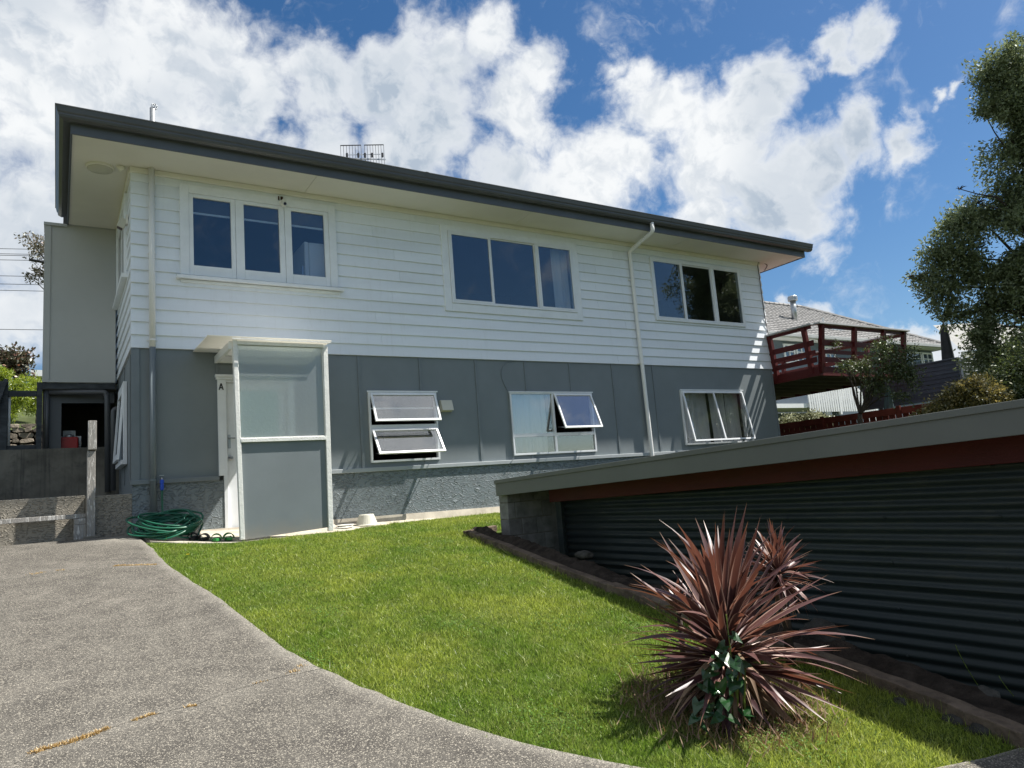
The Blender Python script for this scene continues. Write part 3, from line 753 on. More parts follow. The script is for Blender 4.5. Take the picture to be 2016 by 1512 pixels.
# lower storey panels between battens
batt = [.045, 1.0, 2.97, 3.965, 4.963, 5.93, 6.88, 7.86, 8.875, WH - .03]
pan = [(.0, 1.0), (1.0, 2.97), (2.97, 3.965), (3.965, 4.963), (4.963, 5.93), (5.93, 6.88), (6.88, 7.86), (7.86, 8.875), (8.875, WH)]
for a, b in pan:
    m = MB(); holes = LOW + [(1.04, 1.97, -1, 1.72)]
    rc = rects(a + .002, b - .002, .46, 2.128, holes)
    if all(abs(p[0] - a - .002) < 1e-6 and abs(p[1] - b + .002) < 1e-6 for p in rc):
        for p in rc: mk('wall_panel', B(p[0], p[1], .0, .0195, p[2], p[3]), 'grey', house)
        continue
    for p in rc: m.box(p[0], p[1], .0, .0195, p[2], p[3])
    mk('wall_panel', m, 'grey', house)
for k, x in enumerate(batt):
    w = .045; lo, hi = .462, 2.127
    m = MB()
    win = [hh for hh in LOW if hh[0] - .02 < x < hh[1] + .02]
    if k == 0: m.box(-.02, .075, -.018, -.001, lo, hi)
    elif x in (1.0,): m.box(.975, 1.02, -.014, -.001, 1.80, hi)
    elif win: m.box(x - w / 2, x + w / 2, -.014, -.001, win[0][3] + .012, hi); m.box(x - w / 2, x + w / 2, -.014, -.001, lo, win[0][2] - .012)
    else: m.box(x - w / 2, x + w / 2, -.014, -.001, lo, hi)
    mk('batten', m, 'greydk', house, bevel=.002)
mk('wall_panel', B(-.0, .0195, .0196, 8, -.1, 2.12), 'grey', house)
mk('wall_panel', B(WH - .0195, WH, .0196, 8, -.4, 2.12), 'grey', house)
for y in (.28, 1.2, 2.1): mk('batten', B(-.012, -.001, y, y + .045, .46, 2.1), 'greydk', house)
# belt ledge and stucco plinth
mk('ledge', MB().box(-.035, .995, -.05, -.001, .405, .462), 'greydk', house, bevel=.006)
M['ledge'] = surf('pale_grey_ledge_paint', (.36, .39, .40), .5, .06, 4)
mk('ledge', MB().box(2.18, WH + .02, -.05, -.001, .400, .460), 'ledge', house, bevel=.006)
mk('plinth', MB().box(-.012, 1.052, -.02, .019, -.42, .404), 'stucco', house)
mk('plinth', MB().box(1.95, WH + .01, -.02, .019, -.45, .399), 'stucco', house)
mk('plinth', MB().box(-.012, .0, .0195, 8, -.45, -.1), 'stucco', house)

# soffit, fascia, gutter, roof
EX0, EX1, EY0 = -.68, WH + .70, -.69
mk('soffit', MB().box(EX0, 2.25, EY0, 0, 4.551, 4.565).box(2.256, 5.9, EY0, 0, 4.551, 4.565).box(5.906, 9.6, EY0, 0, 4.551, 4.565).box(9.606, EX1, EY0, 0, 4.551, 4.565)
   .box(EX0, 0, 0.002, 2.4, 4.551, 4.565).box(WH, EX1, .002, 8, 4.551, 4.565), 'soffit', house)
mk('fascia', MB().box(EX0 - .02, EX1 + .02, EY0 - .02, EY0, 4.535, 4.75), 'fascia', house, bevel=.002)
mk('fascia', MB().box(EX0 - .02, EX0, EY0 + .001, 2.38, 4.535, 4.75), 'fascia', house, bevel=.002)
mk('fascia', MB().box(EX1, EX1 + .02, EY0 + .001, 8, 4.535, 4.75), 'fascia', house, bevel=.002)
# gutter profile (distance out from fascia, height)
prof = [(0, 4.665), (.075, 4.655), (.115, 4.675), (.125, 4.70), (.125, 4.715), (.138, 4.735), (.150, 4.79), (.158, 4.795), (.158, 4.805), (.135, 4.805), (.13, 4.79), (.0, 4.79)]
def gut(path_pts):
    m = MB(); n_ = len(prof)
    for P_ in path_pts:
        for o_, z_ in prof: m.v.append(P_(o_, z_))
    for s_ in range(len(path_pts) - 1):
        for k in range(n_):
            a, b = s_ * n_ + k, s_ * n_ + (k + 1) % n_; m.f.append((a, b, b + n_, a + n_))
    m.f.append(tuple(range(n_))[::-1]); m.f.append(tuple(range((len(path_pts) - 1) * n_, len(path_pts) * n_))); return m
fx0, fx1, fy0 = EX0 - .0201, EX1 + .0201, EY0 - .0201
mk('gutter', gut([lambda o, z: (fx0 - o, 2.40, z), lambda o, z: (fx0 - o, fy0 - o, z), lambda o, z: (fx1 + .12, fy0 - o, z)]), 'gutter', house, smooth=False)
for gx_ in (3.85, 8.95):
    mk('gutter_joiner', gut([lambda o, z: (gx_, fy0 - o * 1.03, z + (.003 if z > 4.7 else -.003)), lambda o, z: (gx_ + .05, fy0 - o * 1.03, z + (.003 if z > 4.7 else -.003))]), 'gutter', house)
for gx_ in (4.02, 9.6): mk('fascia_joiner', B(gx_, gx_ + .03, EY0 - .0235, EY0 - .0195, 4.536, 4.66), 'fascia', house)
roofm = MB()
rz, pitch = 4.77, math.tan(math.radians(13))
ry1 = 4.0; top = rz + (ry1 + .78) * pitch
roofm.add([(fx0 - .05, fy0 - .05, rz), (fx1 + .05, fy0 - .05, rz), (fx1 + .05, 8.8, rz), (fx0 - .05, 8.8, rz), (4.0, 4.0, top), (8.4, 4.0, top)],
          [(0, 1, 5, 4), (1, 2, 5), (2, 3, 4, 5), (3, 0, 4), (3, 2, 1, 0)])
mk('roof', roofm, 'roofmetal', house)

# downpipes
def pipe(name, segs, mat, parent, r=.037):
    m = MB()
    for pts in segs: m.tube(pts, r, 14)
    return mk(name, m, mat, parent, smooth=True)
dp = pipe('downpipe', [[(.22, -.075, 4.55), (.218, -.075, 2.135)]], 'pvc', house)
dp2 = pipe('downpipe', [[(.218, -.075, 2.135), (.217, -.075, .02)]], 'pvcgrey', house)
mk('pipe_clip', MB().lathe([(.042, 0), (.042, .018)], (.219, -.075, 3.37), 16).box(.165, .273, -.03, -.02, 3.372, 3.386), 'pvc', dp)
mk('pipe_clip', MB().lathe([(.042, 0), (.042, .018)], (.219, -.075, 2.22), 16).box(.155, .283, -.03, -.02, 2.222, 2.236), 'pvc', dp)
mk('pipe_clip', MB().lathe([(.043, 0), (.043, .018)], (.217, -.075, .44), 16).box(.155, .283, -.055, -.045, .442, .456), 'pvcgrey', dp2)
mk('pipe_socket', MB().lathe([(.045, 0), (.045, .05), (.04, .06)], (.217, -.075, -.0), 16), 'pvcgrey', dp2, smooth=False)
mk('pipe_end', MB().tube([(.217, -.075, .0), (.217, -.075, -.07), (.225, -.085, -.1)], .022, 10), 'pvcgrey', dp2, smooth=True)
def bend(pts, n_=5):
    out_ = [Vector(pts[0])]
    for i in range(1, len(pts) - 1):
        a, b, c = Vector(pts[i - 1]), Vector(pts[i]), Vector(pts[i + 1]); u = b + (a - b).normalized() * .05; v = b + (c - b).normalized() * .05
        for k in range(n_ + 1):
            t = k / n_; out_.append(u * (1 - t) ** 2 + b * 2 * t * (1 - t) + v * t * t)
    out_.append(Vector(pts[-1])); return out_
dp3 = pipe('downpipe', [bend([(8.50, -.79, 4.67), (8.50, -.79, 4.50), (8.545, -.075, 4.36), (8.555, -.075, 2.13), (8.565, -.075, .40), (8.565, -.075, -.38)])], 'pvc', house, .038)
for z in (3.78, 2.14): mk('pipe_clip', MB().lathe([(.044, 0), (.044, .02)], (8.548, -.075, z), 16).box(8.47, 8.52, -.05, -.03, z, z + .02), 'pvc', dp3)

# ---- windows
def pane(parent, x0, x1, z0, z1, y, mat='glass', X=None):
    m = B(x0, x1, y, y + .004, z0, z1)
    if X is not None: m.xf(X)
    return mk('pane', m, mat, parent)
# window 1: timber, three sashes
w = mk('window', MB().box(.558, .672, -.046, .03, 3.146, 4.415).box(2.594, 2.705, -.046, .03, 3.146, 4.415).box(.672, 2.594, -.046, .03, 4.296, 4.415), 'trim', house, bevel=.004)
mk('sill', MB().hexa([(.507, -.115, 3.075), (2.775, -.115, 3.075), (2.775, .04, 3.085), (.507, .04, 3.085), (.507, -.115, 3.118), (2.775, -.115, 3.118), (2.775, .04, 3.1455), (.507, .04, 3.1455)]), 'trim', w, bevel=.003)
mk('apron', B(.56, 2.72, -.05, -.02, 3.035, 3.074), 'trim', w, bevel=.006)
for a, b, pa, pb in ((.674, 1.268, .727, 1.21), (1.272, 1.945, 1.384, 1.868), (1.949, 2.592, 2.045, 2.525)):
    sa = mk('sash', MB().box(a, pa, -.034, .01, 3.148, 4.294).box(pb, b, -.034, .01, 3.148, 4.294).box(pa, pb, -.034, .01, 4.245, 4.294).box(pa, pb, -.034, .01, 3.148, 3.285), 'trim', w, bevel=.004)
    pane(w, pa, pb, 3.285, 4.245, -.012, 'glassdk')
    mk('blind', MB().box(pa + .002, pb - .002, .035, .038, 4.05, 4.26), 'dark', w); mk('blind_rail', B(pa + .002, pb - .002, .025, .04, 4.03, 4.055), 'trim', w)
# window 2: aluminium slider in wide timber casing
w = mk('window', MB().box(4.466, 4.59, -.046, .03, 2.91, 4.372).box(7.146, 7.27, -.046, .03, 2.91, 4.372).box(4.59, 7.146, -.046, .03, 4.279, 4.372).box(4.59, 7.146, -.046, .03, 2.91, 3.045), 'trim', house, bevel=.004)
mk('frame', MB().frame(4.592, 7.144, 3.047, 4.277, .03, -.062, .03).box(5.384, 5.40, -.055, .02, 3.077, 4.247).box(6.318, 6.356, -.055, .02, 3.077, 4.247), 'alu', w, bevel=.002)
for a, b, y in ((4.622, 5.384, -.05), (5.40, 6.318, -.02), (6.356, 7.114, -.05)):
    mk('sash', MB().frame(a + (0 if a < 5 else .0), b, 3.078, 4.246, .032 if y < -.03 else .02, y - .012, y + .014), 'alu', w, bevel=.0015)
    pane(w, a + .03, b - .03, 3.10, 4.225, y, 'glassdk')
# window 3: narrow-framed aluminium slider
w = mk('window', MB().frame(9.085, 11.705, 3.03, 4.312, .055, -.06, .03).box(9.905, 9.955, -.055, .02, 3.085, 4.257).box(10.805, 10.86, -.055, .02, 3.085, 4.257), 'alu', house, bevel=.003)
for a, b, y in ((9.14, 9.905, -.048), (9.955, 10.805, -.02), (10.86, 11.65, -.048)):
    mk('sash', MB().frame(a, b, 3.086, 4.256, .022, y - .012, y + .014), 'alu', w, bevel=.0015)
    pane(w, a + .02, b - .02, 3.105, 4.236, y, 'glassdk')
# lower windows: awning sashes
def awning(parent, x0, x1, z0, z1, ang, y=-.04, mull=None, w_=.032):
    X = Matrix.Translation((0, y, z1)) @ Matrix.Rotation(math.radians(-ang), 4, 'X') @ Matrix.Translation((0, -y, -z1))
    m = MB().frame(x0, x1, z0, z1, w_, y - .014, y + .014)
    if mull: m.box(mull - .018, mull + .018, y - .012, y + .012, z0 + w_, z1 - w_)
    s_ = mk('sash', m.xf(X), 'alu', parent, bevel=.002)
    if mull:
        pane(parent, x0 + w_, mull - .018, z0 + w_, z1 - w_, y, 'glass', X); pane(parent, mull + .018, x1 - w_, z0 + w_, z1 - w_, y, 'glass', X)
    else: pane(parent, x0 + w_, x1 - w_, z0 + w_, z1 - w_, y, 'glass', X)
    for x in (x0 + .06, x1 - .06):           # stays
        p = X @ Vector((x, y + .012, z0 + .02))
        mk('stay', MB().bar((x, .0, z0 + .10), p, .008, .012), 'steel', parent)
def lowwin(x0, x1, z0, z1, extra):
    m = MB().frame(x0, x1, z0, z1, .03, -.035, .03); m.box(x0 - .02, x1 + .02, -.045, -.0355, z1 - .008, z1 + .012)
    for e in extra: m.box(*e)
    return mk('window', m, 'alu', house, bevel=.002)
w = lowwin(3.085, 4.205, .53, 1.585, [(3.115, 4.175, -.03, .02, 1.02, 1.085)])
awning(w, 3.112, 4.178, 1.088, 1.553, 21); awning(w, 3.112, 4.178, .563, 1.015, 33)
mk('blind_rail', B(3.12, 4.17, .04, .055, 1.33, 1.35), 'trim', w)
w = lowwin(5.56, 7.305, .53, 1.587, [(6.41, 6.455, -.032, .02, .56, 1.557), (5.59, 6.41, -.03, .02, .83, .885), (6.455, 7.275, -.03, .02, .83, .885)])
awning(w, 6.458, 7.272, .888, 1.555, 22)
pane(w, 5.59, 6.41, .885, 1.557, -.01); pane(w, 5.59, 6.41, .56, .83, -.01); pane(w, 6.455, 7.275, .56, .83, -.01)
w = lowwin(9.535, 11.34, .565, 1.648, [])
awning(w, 9.563, 11.312, .595, 1.616, 11, mull=10.44)
# left wall windows
w = mk('window', MB().box(-.05, -.005, .62, .74, 3.28, 4.45).box(-.05, -.005, 2.16, 2.28, 3.28, 4.45).box(-.05, -.005, .74, 2.16, 4.34, 4.45).box(-.09, -.005, .55, 2.34, 3.22, 3.28), 'trim', house, bevel=.004)
mk('sash', MB().box(-.03, .01, .74, .79, 3.282, 4.338).box(-.03, .01, 2.11, 2.16, 3.282, 4.338).box(-.03, .01, 1.42, 1.48, 3.282, 4.338).box(-.03, .01, .79, 2.11, 3.282, 3.34).box(-.03, .01, .79, 2.11, 4.28, 4.338), 'trim', w, bevel=.003)
mk('pane', B(-.012, -.008, .79, 2.11, 3.34, 4.28), 'glassdk', w)
w = mk('window', MB().box(-.05, -.005, .80, .88, .78, 1.84).box(-.05, -.005, 1.72, 1.80, .78, 1.84).box(-.05, -.005, .88, 1.72, 1.76, 1.84).box(-.08, -.005, .78, 1.83, .72, .78), 'trim', house, bevel=.004)
X = Matrix.Translation((-.04, 0, 1.755)) @ Matrix.Rotation(math.radians(4), 4, 'Y') @ Matrix.Translation((.04, 0, -1.755))
mk('sash', MB().box(-.055, -.025, .885, .95, .79, 1.755).box(-.055, -.025, 1.65, 1.715, .79, 1.755).box(-.055, -.025, .95, 1.65, .79, .87).box(-.055, -.025, .95, 1.65, 1.69, 1.755).xf(X), 'trim', w, bevel=.003)
mk('pane', B(-.042, -.038, .95, 1.65, .87, 1.69).xf(X), 'glassdk', w)

# curtains, fridge
def curtain(x0, x1, z0, z1, y, seed, label, amp=.025, fq=26):
    def P_(u, v):
        x = x0 + (x1 - x0) * u; pin = .45 + .55 * v
        yy = y + amp * pin * (math.sin(x * fq + seed) + .5 * math.sin(x * fq * 2.3 + seed * 2 + v * .8)) + .01 * noise.noise(Vector((x * 5, v * 3, seed)))
        return (x + .01 * math.sin(v * 3 + x * 9), yy, z1 - (z1 - z0) * v)
    return solo('curtain', MB().grid(P_, int((x1 - x0) * 90) + 6, 14), 'curtain', label, 'curtain', (x0, y, z0), smooth=True)
curtain(5.60, 6.36, .50, 1.60, .13, 1, 'gathered white curtain behind the lower middle window with one sash open')
curtain(9.56, 10.40, .52, 1.66, .13, 2, 'white curtain behind the left pane of the lower right window', .03)
curtain(10.46, 10.92, .52, 1.66, .14, 3, 'white curtain behind the right pane of the lower right window, left of the dark gap', .03)
curtain(10.99, 11.33, .52, 1.66, .14, 5, 'narrow white curtain at the right edge of the lower right window', .03)
curtain(6.80, 7.12, 2.9, 4.28, .13, 4, 'narrow white curtain at the right side of the upper middle window', .03, 30)
curtain(4.60, 4.70, 2.9, 4.28, .13, 6, 'sliver of curtain at the left side of the upper middle window', .02, 30)
t = thing('refrigerator', 'tall white refrigerator seen through the upper left window', 'refrigerator', (2.28, .35, 2.1))
mk('body', B(2.335, 2.90, .13, .80, 2.12, 3.86), 'fridge', t, bevel=.02)
mk('door', B(2.27, 2.33, .13, .80, 3.05, 3.86), 'fridge', t, bevel=.01); mk('door', B(2.27, 2.33, .13, .80, 2.14, 3.04), 'fridge', t, bevel=.01)
mk('handle', B(2.24, 2.268, .18, .20, 3.1, 3.5), 'steel', t)
t = thing('security_camera', 'white ball security camera above the upper left window', 'security camera', (1.925, -.05, 4.3))
mk('bracket', B(1.875, 1.945, -.07, -.047, 4.335, 4.365), 'pvc', t); mk('mount', MB().lathe([(.02, 0), (.03, .02), (.012, .05)], (1.925, -.085, 4.33), 12), 'pvc', t, smooth=True)
mk('body', MB().lathe([(.005, -.04), (.028, -.03), (.04, 0), (.03, .03), (.006, .042)], (1.93, -.1, 4.30), 16), 'pvc', t, smooth=True)
mk('lens', MB().lathe([(.022, -.01), (.022, .0)], (1.935, -.134, 4.292), 14, 'y'), 'lens', t)
mk('aerial', MB().box(1.86, 1.878, -.06, -.05, 4.37, 4.43).box(1.895, 1.93, -.06, -.05, 4.38, 4.43), 'sensor', t)
t = thing('vent_cowl', 'small beige square vent cowl beside the open lower left window', 'vent', (4.37, -.02, 1.36))
mk('backplate', B(4.262, 4.472, -.02, -.0005, 1.27, 1.455), 'beige', t, bevel=.004)
mk('hood', MB().hexa([(4.268, -.10, 1.285), (4.466, -.10, 1.285), (4.466, -.021, 1.285), (4.268, -.021, 1.285), (4.268, -.045, 1.45), (4.466, -.045, 1.45), (4.466, -.021, 1.45), (4.268, -.021, 1.45)]), 'beige', t, bevel=.004)
t = thing('soffit_light', 'round flush light under the left corner of the eave', 'light fitting', (-.36, .13, 4.55))
mk('rim', MB().lathe([(.165, 0), (.165, -.028), (.15, -.034), (.15, -.03)], (-.36, .13, 4.5508), 32), 'soffit', t, smooth=False)
mk('diffuser', MB().lathe([(.149, 0), (.13, -.012), (.06, -.018)], (-.36, .13, 4.522), 32), 'beige', t, smooth=True)
t = thing('motion_sensor', 'small round motion sensor beside the round soffit light', 'sensor', (-.13, .06, 4.55))
mk('base', MB().lathe([(.05, 0), (.05, -.02), (.03, -.04)], (-.13, .04, 4.5508), 18), 'soffit', t); mk('head', MB().lathe([(.028, -.05), (.033, -.03), (.033, .0)], (-.125, -.0, 4.50), 16, 'y'), 'soffit', t)
t = thing('floodlight', 'small cream floodlight on the left side wall', 'floodlight', (-.03, .45, 3.95))
mk('bracket', B(-.045, -.02, .40, .50, 3.92, 4.05), 'soffit', t); mk('housing', MB().box(-.045, .045, -.045, .045, -.07, .07).xf(Matrix.Translation((-.085, .45, 3.93)) @ Matrix.Rotation(math.radians(25), 4, 'Y')), 'beige', t, bevel=.01)
mk('lens', MB().box(-.035, .035, -.035, .035, -.078, -.071).xf(Matrix.Translation((-.085, .45, 3.93)) @ Matrix.Rotation(math.radians(25), 4, 'Y')), 'sensor', t)

def cable(pts, r, label, cat='cable', mat='cable'):
    P_ = []
    pv = [Vector(p) for p in pts]
    for i in range(len(pv) - 1):
        p0, p1, p2, p3 = pv[max(i - 1, 0)], pv[i], pv[i + 1], pv[min(i + 2, len(pv) - 1)]
        for k in range(6):
            t = k / 6; P_.append(.5 * ((2 * p1) + (-p0 + p2) * t + (2 * p0 - 5 * p1 + 4 * p2 - p3) * t * t + (-p0 + 3 * p1 - 3 * p2 + p3) * t ** 3))
    P_.append(pv[-1])
    return solo('cable', MB().tube(P_, r, 6), mat, label, cat, tuple(pv[0]), smooth=True)
cable([(5.72, -.006, 2.118), (5.56, -.008, 2.09), (5.46, -.008, 1.98), (5.45, -.008, 1.82), (5.52, -.008, 1.65), (5.545, -.03, 1.55), (5.545, -.035, 1.0), (5.545, -.04, .56), (5.50, -.055, .46), (5.44, -.055, .40), (5.45, -.03, .36)], .005, 'thin grey cable looping down beside the lower middle window', mat='pvcgrey')
cable([(13.05, .3, 4.54), (12.75, .0, 4.545), (12.40, -.04, 4.54), (12.38, -.04, 4.2), (12.39, -.035, 3.4), (12.44, -.04, 2.6), (12.46, -.04, 2.2), (12.50, -.04, 2.0)], .009, 'brown cable running down the right corner boards from the eave')

# ---- entrance door
door = mk('door', MB().box(1.105, 1.90, .02, .055, -.36, .70).box(1.105, 1.90, .02, .055, 1.60, 1.70).box(1.105, 1.22, .02, .055, .70, 1.60).box(1.79, 1.90, .02, .055, .70, 1.60), 'trim', house, bevel=.003)
mk('door_glass', B(1.22, 1.79, .035, .045, .70, 1.60), 'doorglass', door)
mk('handle_plate', B(1.118, 1.152, .012, .0195, .82, 1.0), 'steel', door, bevel=.003)
mk('handle', MB().bar((1.135, -.03, .955), (1.225, -.035, .945), .018, .018).bar((1.135, .01, .955), (1.135, -.03, .955), .018, .018), 'steel', door, bevel=.004)
mk('lock', MB().lathe([(.028, 0), (.028, -.02), (.018, -.03)], (1.148, .019, .69), 18, 'y'), 'steel', door)
fr = mk('door_frame', MB().box(.992, 1.10, -.03, -.0005, .463, 1.735).box(1.053, 1.10, -.03, .03, -.38, .4625).box(1.905, 2.0, -.03, -.0005, -.38, 1.735).box(1.100, 1.905, -.02, .02, 1.703, 1.735).box(.975, 2.02, -.05, -.0005, 1.736, 1.765).box(.965, 2.03, -.065, -.0005, 1.7655, 1.80), 'trim', house, bevel=.003)
lz = 1.595; lt = lz + .088
mk('letter', MB().hexa([(1.006, -.034, lz), (1.020, -.034, lz), (1.020, -.0305, lz), (1.006, -.0305, lz), (1.030, -.034, lt), (1.046, -.034, lt), (1.046, -.0305, lt), (1.030, -.0305, lt)])
   .hexa([(1.056, -.0343, lz), (1.070, -.0343, lz), (1.070, -.0305, lz), (1.056, -.0305, lz), (1.031, -.0343, lt + .0003), (1.046, -.0343, lt + .0003), (1.046, -.0305, lt + .0003), (1.031, -.0305, lt + .0003)]).box(1.018, 1.058, -.0346, -.0305, lz + .022, lz + .037), 'letter', fr)
mk('door_step', B(1.0, 2.05, -.98, .0, -.42, -.375), 'conc', house)
# ---- porch screen and canopy
X0, X1, YF = 1.0, 2.175, -1.03
scr = mk('porch_screen', MB().hexa([(X0 + .035, YF, -.345), (X0 + .085, YF, -.345), (X0 + .085, YF + .07, -.345), (X0 + .035, YF + .07, -.345), (X0, YF, 2.06), (X0 + .05, YF, 2.06), (X0 + .05, YF + .07, 2.06), (X0, YF + .07, 2.06)])
   .hexa([(X1 - .085, YF, -.345), (X1 - .025, YF, -.345), (X1 - .025, YF + .07, -.345), (X1 - .085, YF + .07, -.345), (X1 - .06, YF, 2.02), (X1, YF, 2.02), (X1, YF + .07, 2.02), (X1 - .06, YF + .07, 2.02)]), 'trimold', house, bevel=.004)
mk('rail', MB().box(X0 + .05, X1 - .06, YF - .002, YF + .07, 2.0, 2.045), 'trimold', scr, bevel=.003)
mk('rail', MB().box(X0 + .066, X1 - .07, YF - .004, YF + .07, .80, .845), 'trimold', scr, bevel=.003)
mk('bead', MB().box(X0 + .066, X1 - .07, YF + .01, YF + .03, .846, .858).box(X0 + .053, X0 + .065, YF + .01, YF + .03, .858, 1.999).box(X1 - .078, X1 - .066, YF + .01, YF + .03, .858, 1.999), 'trimold', scr)
mk('glass_pane', B(X0 + .052, X1 - .064, YF + .032, YF + .038, .846, 1.999), 'frost', scr)
mk('lower_panel', MB().hexa([(X0 + .084, YF + .025, -.35), (X1 - .083, YF + .025, -.30), (X1 - .083, YF + .035, -.30), (X0 + .084, YF + .035, -.35), (X0 + .064, YF + .025, .80), (X1 - .07, YF + .025, .80), (X1 - .07, YF + .035, .80), (X0 + .064, YF + .035, .80)]), 'grey', scr)
cb = mk('canopy_frame', MB().box(.965, 1.01, YF + .072, -.002, 1.955, 2.055).box(X1 - .05, X1, YF + .072, -.002, 1.955, 2.055).box(1.011, X1 - .051, -.06, -.002, 1.96, 2.05).box(1.011, X1 - .051, YF + .5, YF + .54, 1.96, 2.05), 'trim', house, bevel=.008)
mk('canopy_sheet', MB().grid(lambda u, v: (.70 + 1.51 * u, -1.09 + 1.08 * v, 2.078 + .009 * math.cos(v * 2 * math.pi * 14) + .03 * v), 2, 168), 'canopy', house, smooth=True)
sm = bpy.data.objects['canopy_sheet'].modifiers.new('thick', 'SOLIDIFY'); sm.thickness = .003
mk('flashing', B(.98, 2.20, -1.10, -1.092, 2.050, 2.066), 'trimold', house)

# ---- tap and hose
t = thing('garden_tap', 'brass tap with blue hose connector on the corner plinth', 'tap', (.31, -.08, .46))
mk('body', MB().tube([(.31, -.02, .47), (.31, -.09, .47), (.31, -.10, .45)], .013, 10), 'steel', t, smooth=True); mk('handle', B(.285, .335, -.088, -.072, .50, .508), 'steel', t)
mk('connector', MB().lathe([(.018, 0), (.022, .02), (.022, .07), (.018, .08), (.024, .085), (.024, .12), (.016, .13)], (.31, -.105, .32), 14), 'blue', t, smooth=False)
hp = []
cx0, cy0 = .30, -.62
zf = lambda x, y: max(h(x, y), -.40)
hp += [(.31, -.105, .32), (.312, -.11, .1), (.33, -.13, -.15), (.36, -.2, -.2)]
rr = random.Random(3)
for L_ in range(20):
    ex, ey = rr.uniform(.22, .40), rr.uniform(.17, .28); ox, oy = rr.uniform(-.05, .05), rr.uniform(-.05, .05); z_ = zf(.3, -.6) + .03 + .006 * L_
    st = rr.uniform(0, .5); tilt = rr.uniform(-.07, .07); tilt2 = rr.uniform(-.05, .08)
    for k in range(14):
        a = 2 * math.pi * k / 14 + st
        hp.append((cx0 + ox + ex * math.cos(a) + .02 * rr.random(), cy0 + oy + ey * math.sin(a), z_ + tilt * math.cos(a) + tilt2 * math.sin(a + 1) + .03 + (ey * math.sin(a) + .15) * .33))
hp += [(.6, -.75, -.33), (.78, -.8, -.35)]
def spl(pts, n_=4):
    pv = [Vector(p) for p in pts]; P_ = []
    for i in range(len(pv) - 1):
        p0, p1, p2, p3 = pv[max(i - 1, 0)], pv[i], pv[i + 1], pv[min(i + 2, len(pv) - 1)]
        for k in range(n_):
            t_ = k / n_; P_.append(.5 * ((2 * p1) + (-p0 + p2) * t_ + (2 * p0 - 5 * p1 + 4 * p2 - p3) * t_ * t_ + (-p0 + 3 * p1 - 3 * p2 + p3) * t_ ** 3))
    P_.append(pv[-1]); return P_
hps = [Vector((p.x, p.y, max(p.z, zf(p.x, p.y) + .03))) for p in spl(hp)]
solo('garden_hose', MB().tube(hps, .0115, 8), 'green', 'coiled dark green garden hose heaped at the house corner', 'hose', (.3, -.6, -.33), smooth=True)

# ---- slides, shoes, bucket
def slide(x, y, rot, mat, label, lab2='green slides by the door'):
    z0 = max(h(x, y), -.375) + .032
    X_ = Matrix.Translation((x, y, z0)) @ Matrix.Rotation(rot, 4, 'Z')
    root = thing('slide', label, 'sandal', (x, y, z0), lab2)
    out_ = []
    for k in range(20):
        a = 2 * math.pi * k / 20; yy = math.sin(a) * .13; xx = math.cos(a) * (.048 if yy > 0 else .040) * (1 - .25 * max(0, -yy / .13) ** 2)
        out_.append((xx, yy))
    m_ = MB(); m_.v = [(a, b, 0) for a, b in out_] + [(a, b, .032 + .01 * (b < 0)) for a, b in out_]
    m_.f = [tuple(range(20))[::-1], tuple(range(20, 40))] + [(k, (k + 1) % 20, 20 + (k + 1) % 20, 20 + k) for k in range(20)]
    mk('sole', m_.xf(X_), mat, root, bevel=.006)
    def P_(u, v):
        a = math.pi * u; return (math.cos(a) * .056, -.02 + .085 * v + .01 * math.sin(a), .02 + math.sin(a) * (.062 - .01 * v))
    s_ = mk('strap', MB().grid(P_, 12, 3).xf(X_), mat, root, smooth=True); sd = s_.modifiers.new('thick', 'SOLIDIFY'); sd.thickness = .008
M['blackfoam'] = surf('black_foam', (.012, .012, .012), .6, .1, 10)
slide(.80, -.86, 2.9, 'slide', 'left one of the two green slide sandals outside the door')
slide(.935, -.84, 3.1, 'slide', 'right one of the two green slide sandals, nearest the door')
slide(.69, -.74, 2.7, 'blackfoam', 'black slide sandal just left of the green pair', 'black slides by the hose')
slide(.57, -.70, 2.9, 'blackfoam', 'black slide sandal half hidden behind the green hose', 'black slides by the hose')
t_ = solo('bucket', MB().lathe([(.165, 0), (.165, .02), (.150, .03), (.105, .155), (.095, .165), (.01, .168)], (2.88, -.26, -.362), 28), 'beige', 'pale beige upturned bucket against the grey stucco wall', 'bucket', (2.88, -.26, -.365), smooth=False)
solo('dish', MB().lathe([(.10, 0), (.14, .02), (.13, .03), (.09, .015)], (2.50, -.34, -.362), 20).lathe([(.08, .031), (.12, .05), (.11, .055), (.07, .04)], (2.55, -.32, -.362), 20), 'dish', 'stack of pale shallow dishes beside the bucket and the white post', 'dish', (2.5, -.34, -.365))
# concrete apron strip along the house
mb = MB()
def strip(pts, z=None):
    m_ = MB(); n_ = len(pts)
    top_ = [(x, y, max(h(x, y) + .006, -.375)) for x, y in pts]
    m_.v = top_ + [(x, y, z_ - .12) for x, y, z_ in top_]
    m_.f = [tuple(range(n_))] + [(k, n_ + k, n_ + (k + 1) % n_, (k + 1) % n_) for k in range(n_)]; return m_
st = strip([(.012, -.021), (.012, -.5), (.10, -.9), (.45, -.98), (.93, -1.06), (2.3, -1.03), (2.75, -.60), (3.1, -.40), (3.6, -.13), (4.5, -.10), (6.0, -.11), (12.4, -.12), (12.4, -.021)])
st.f[0] = st.f[0]
mk('footpath', st, 'conc', kind='structure')

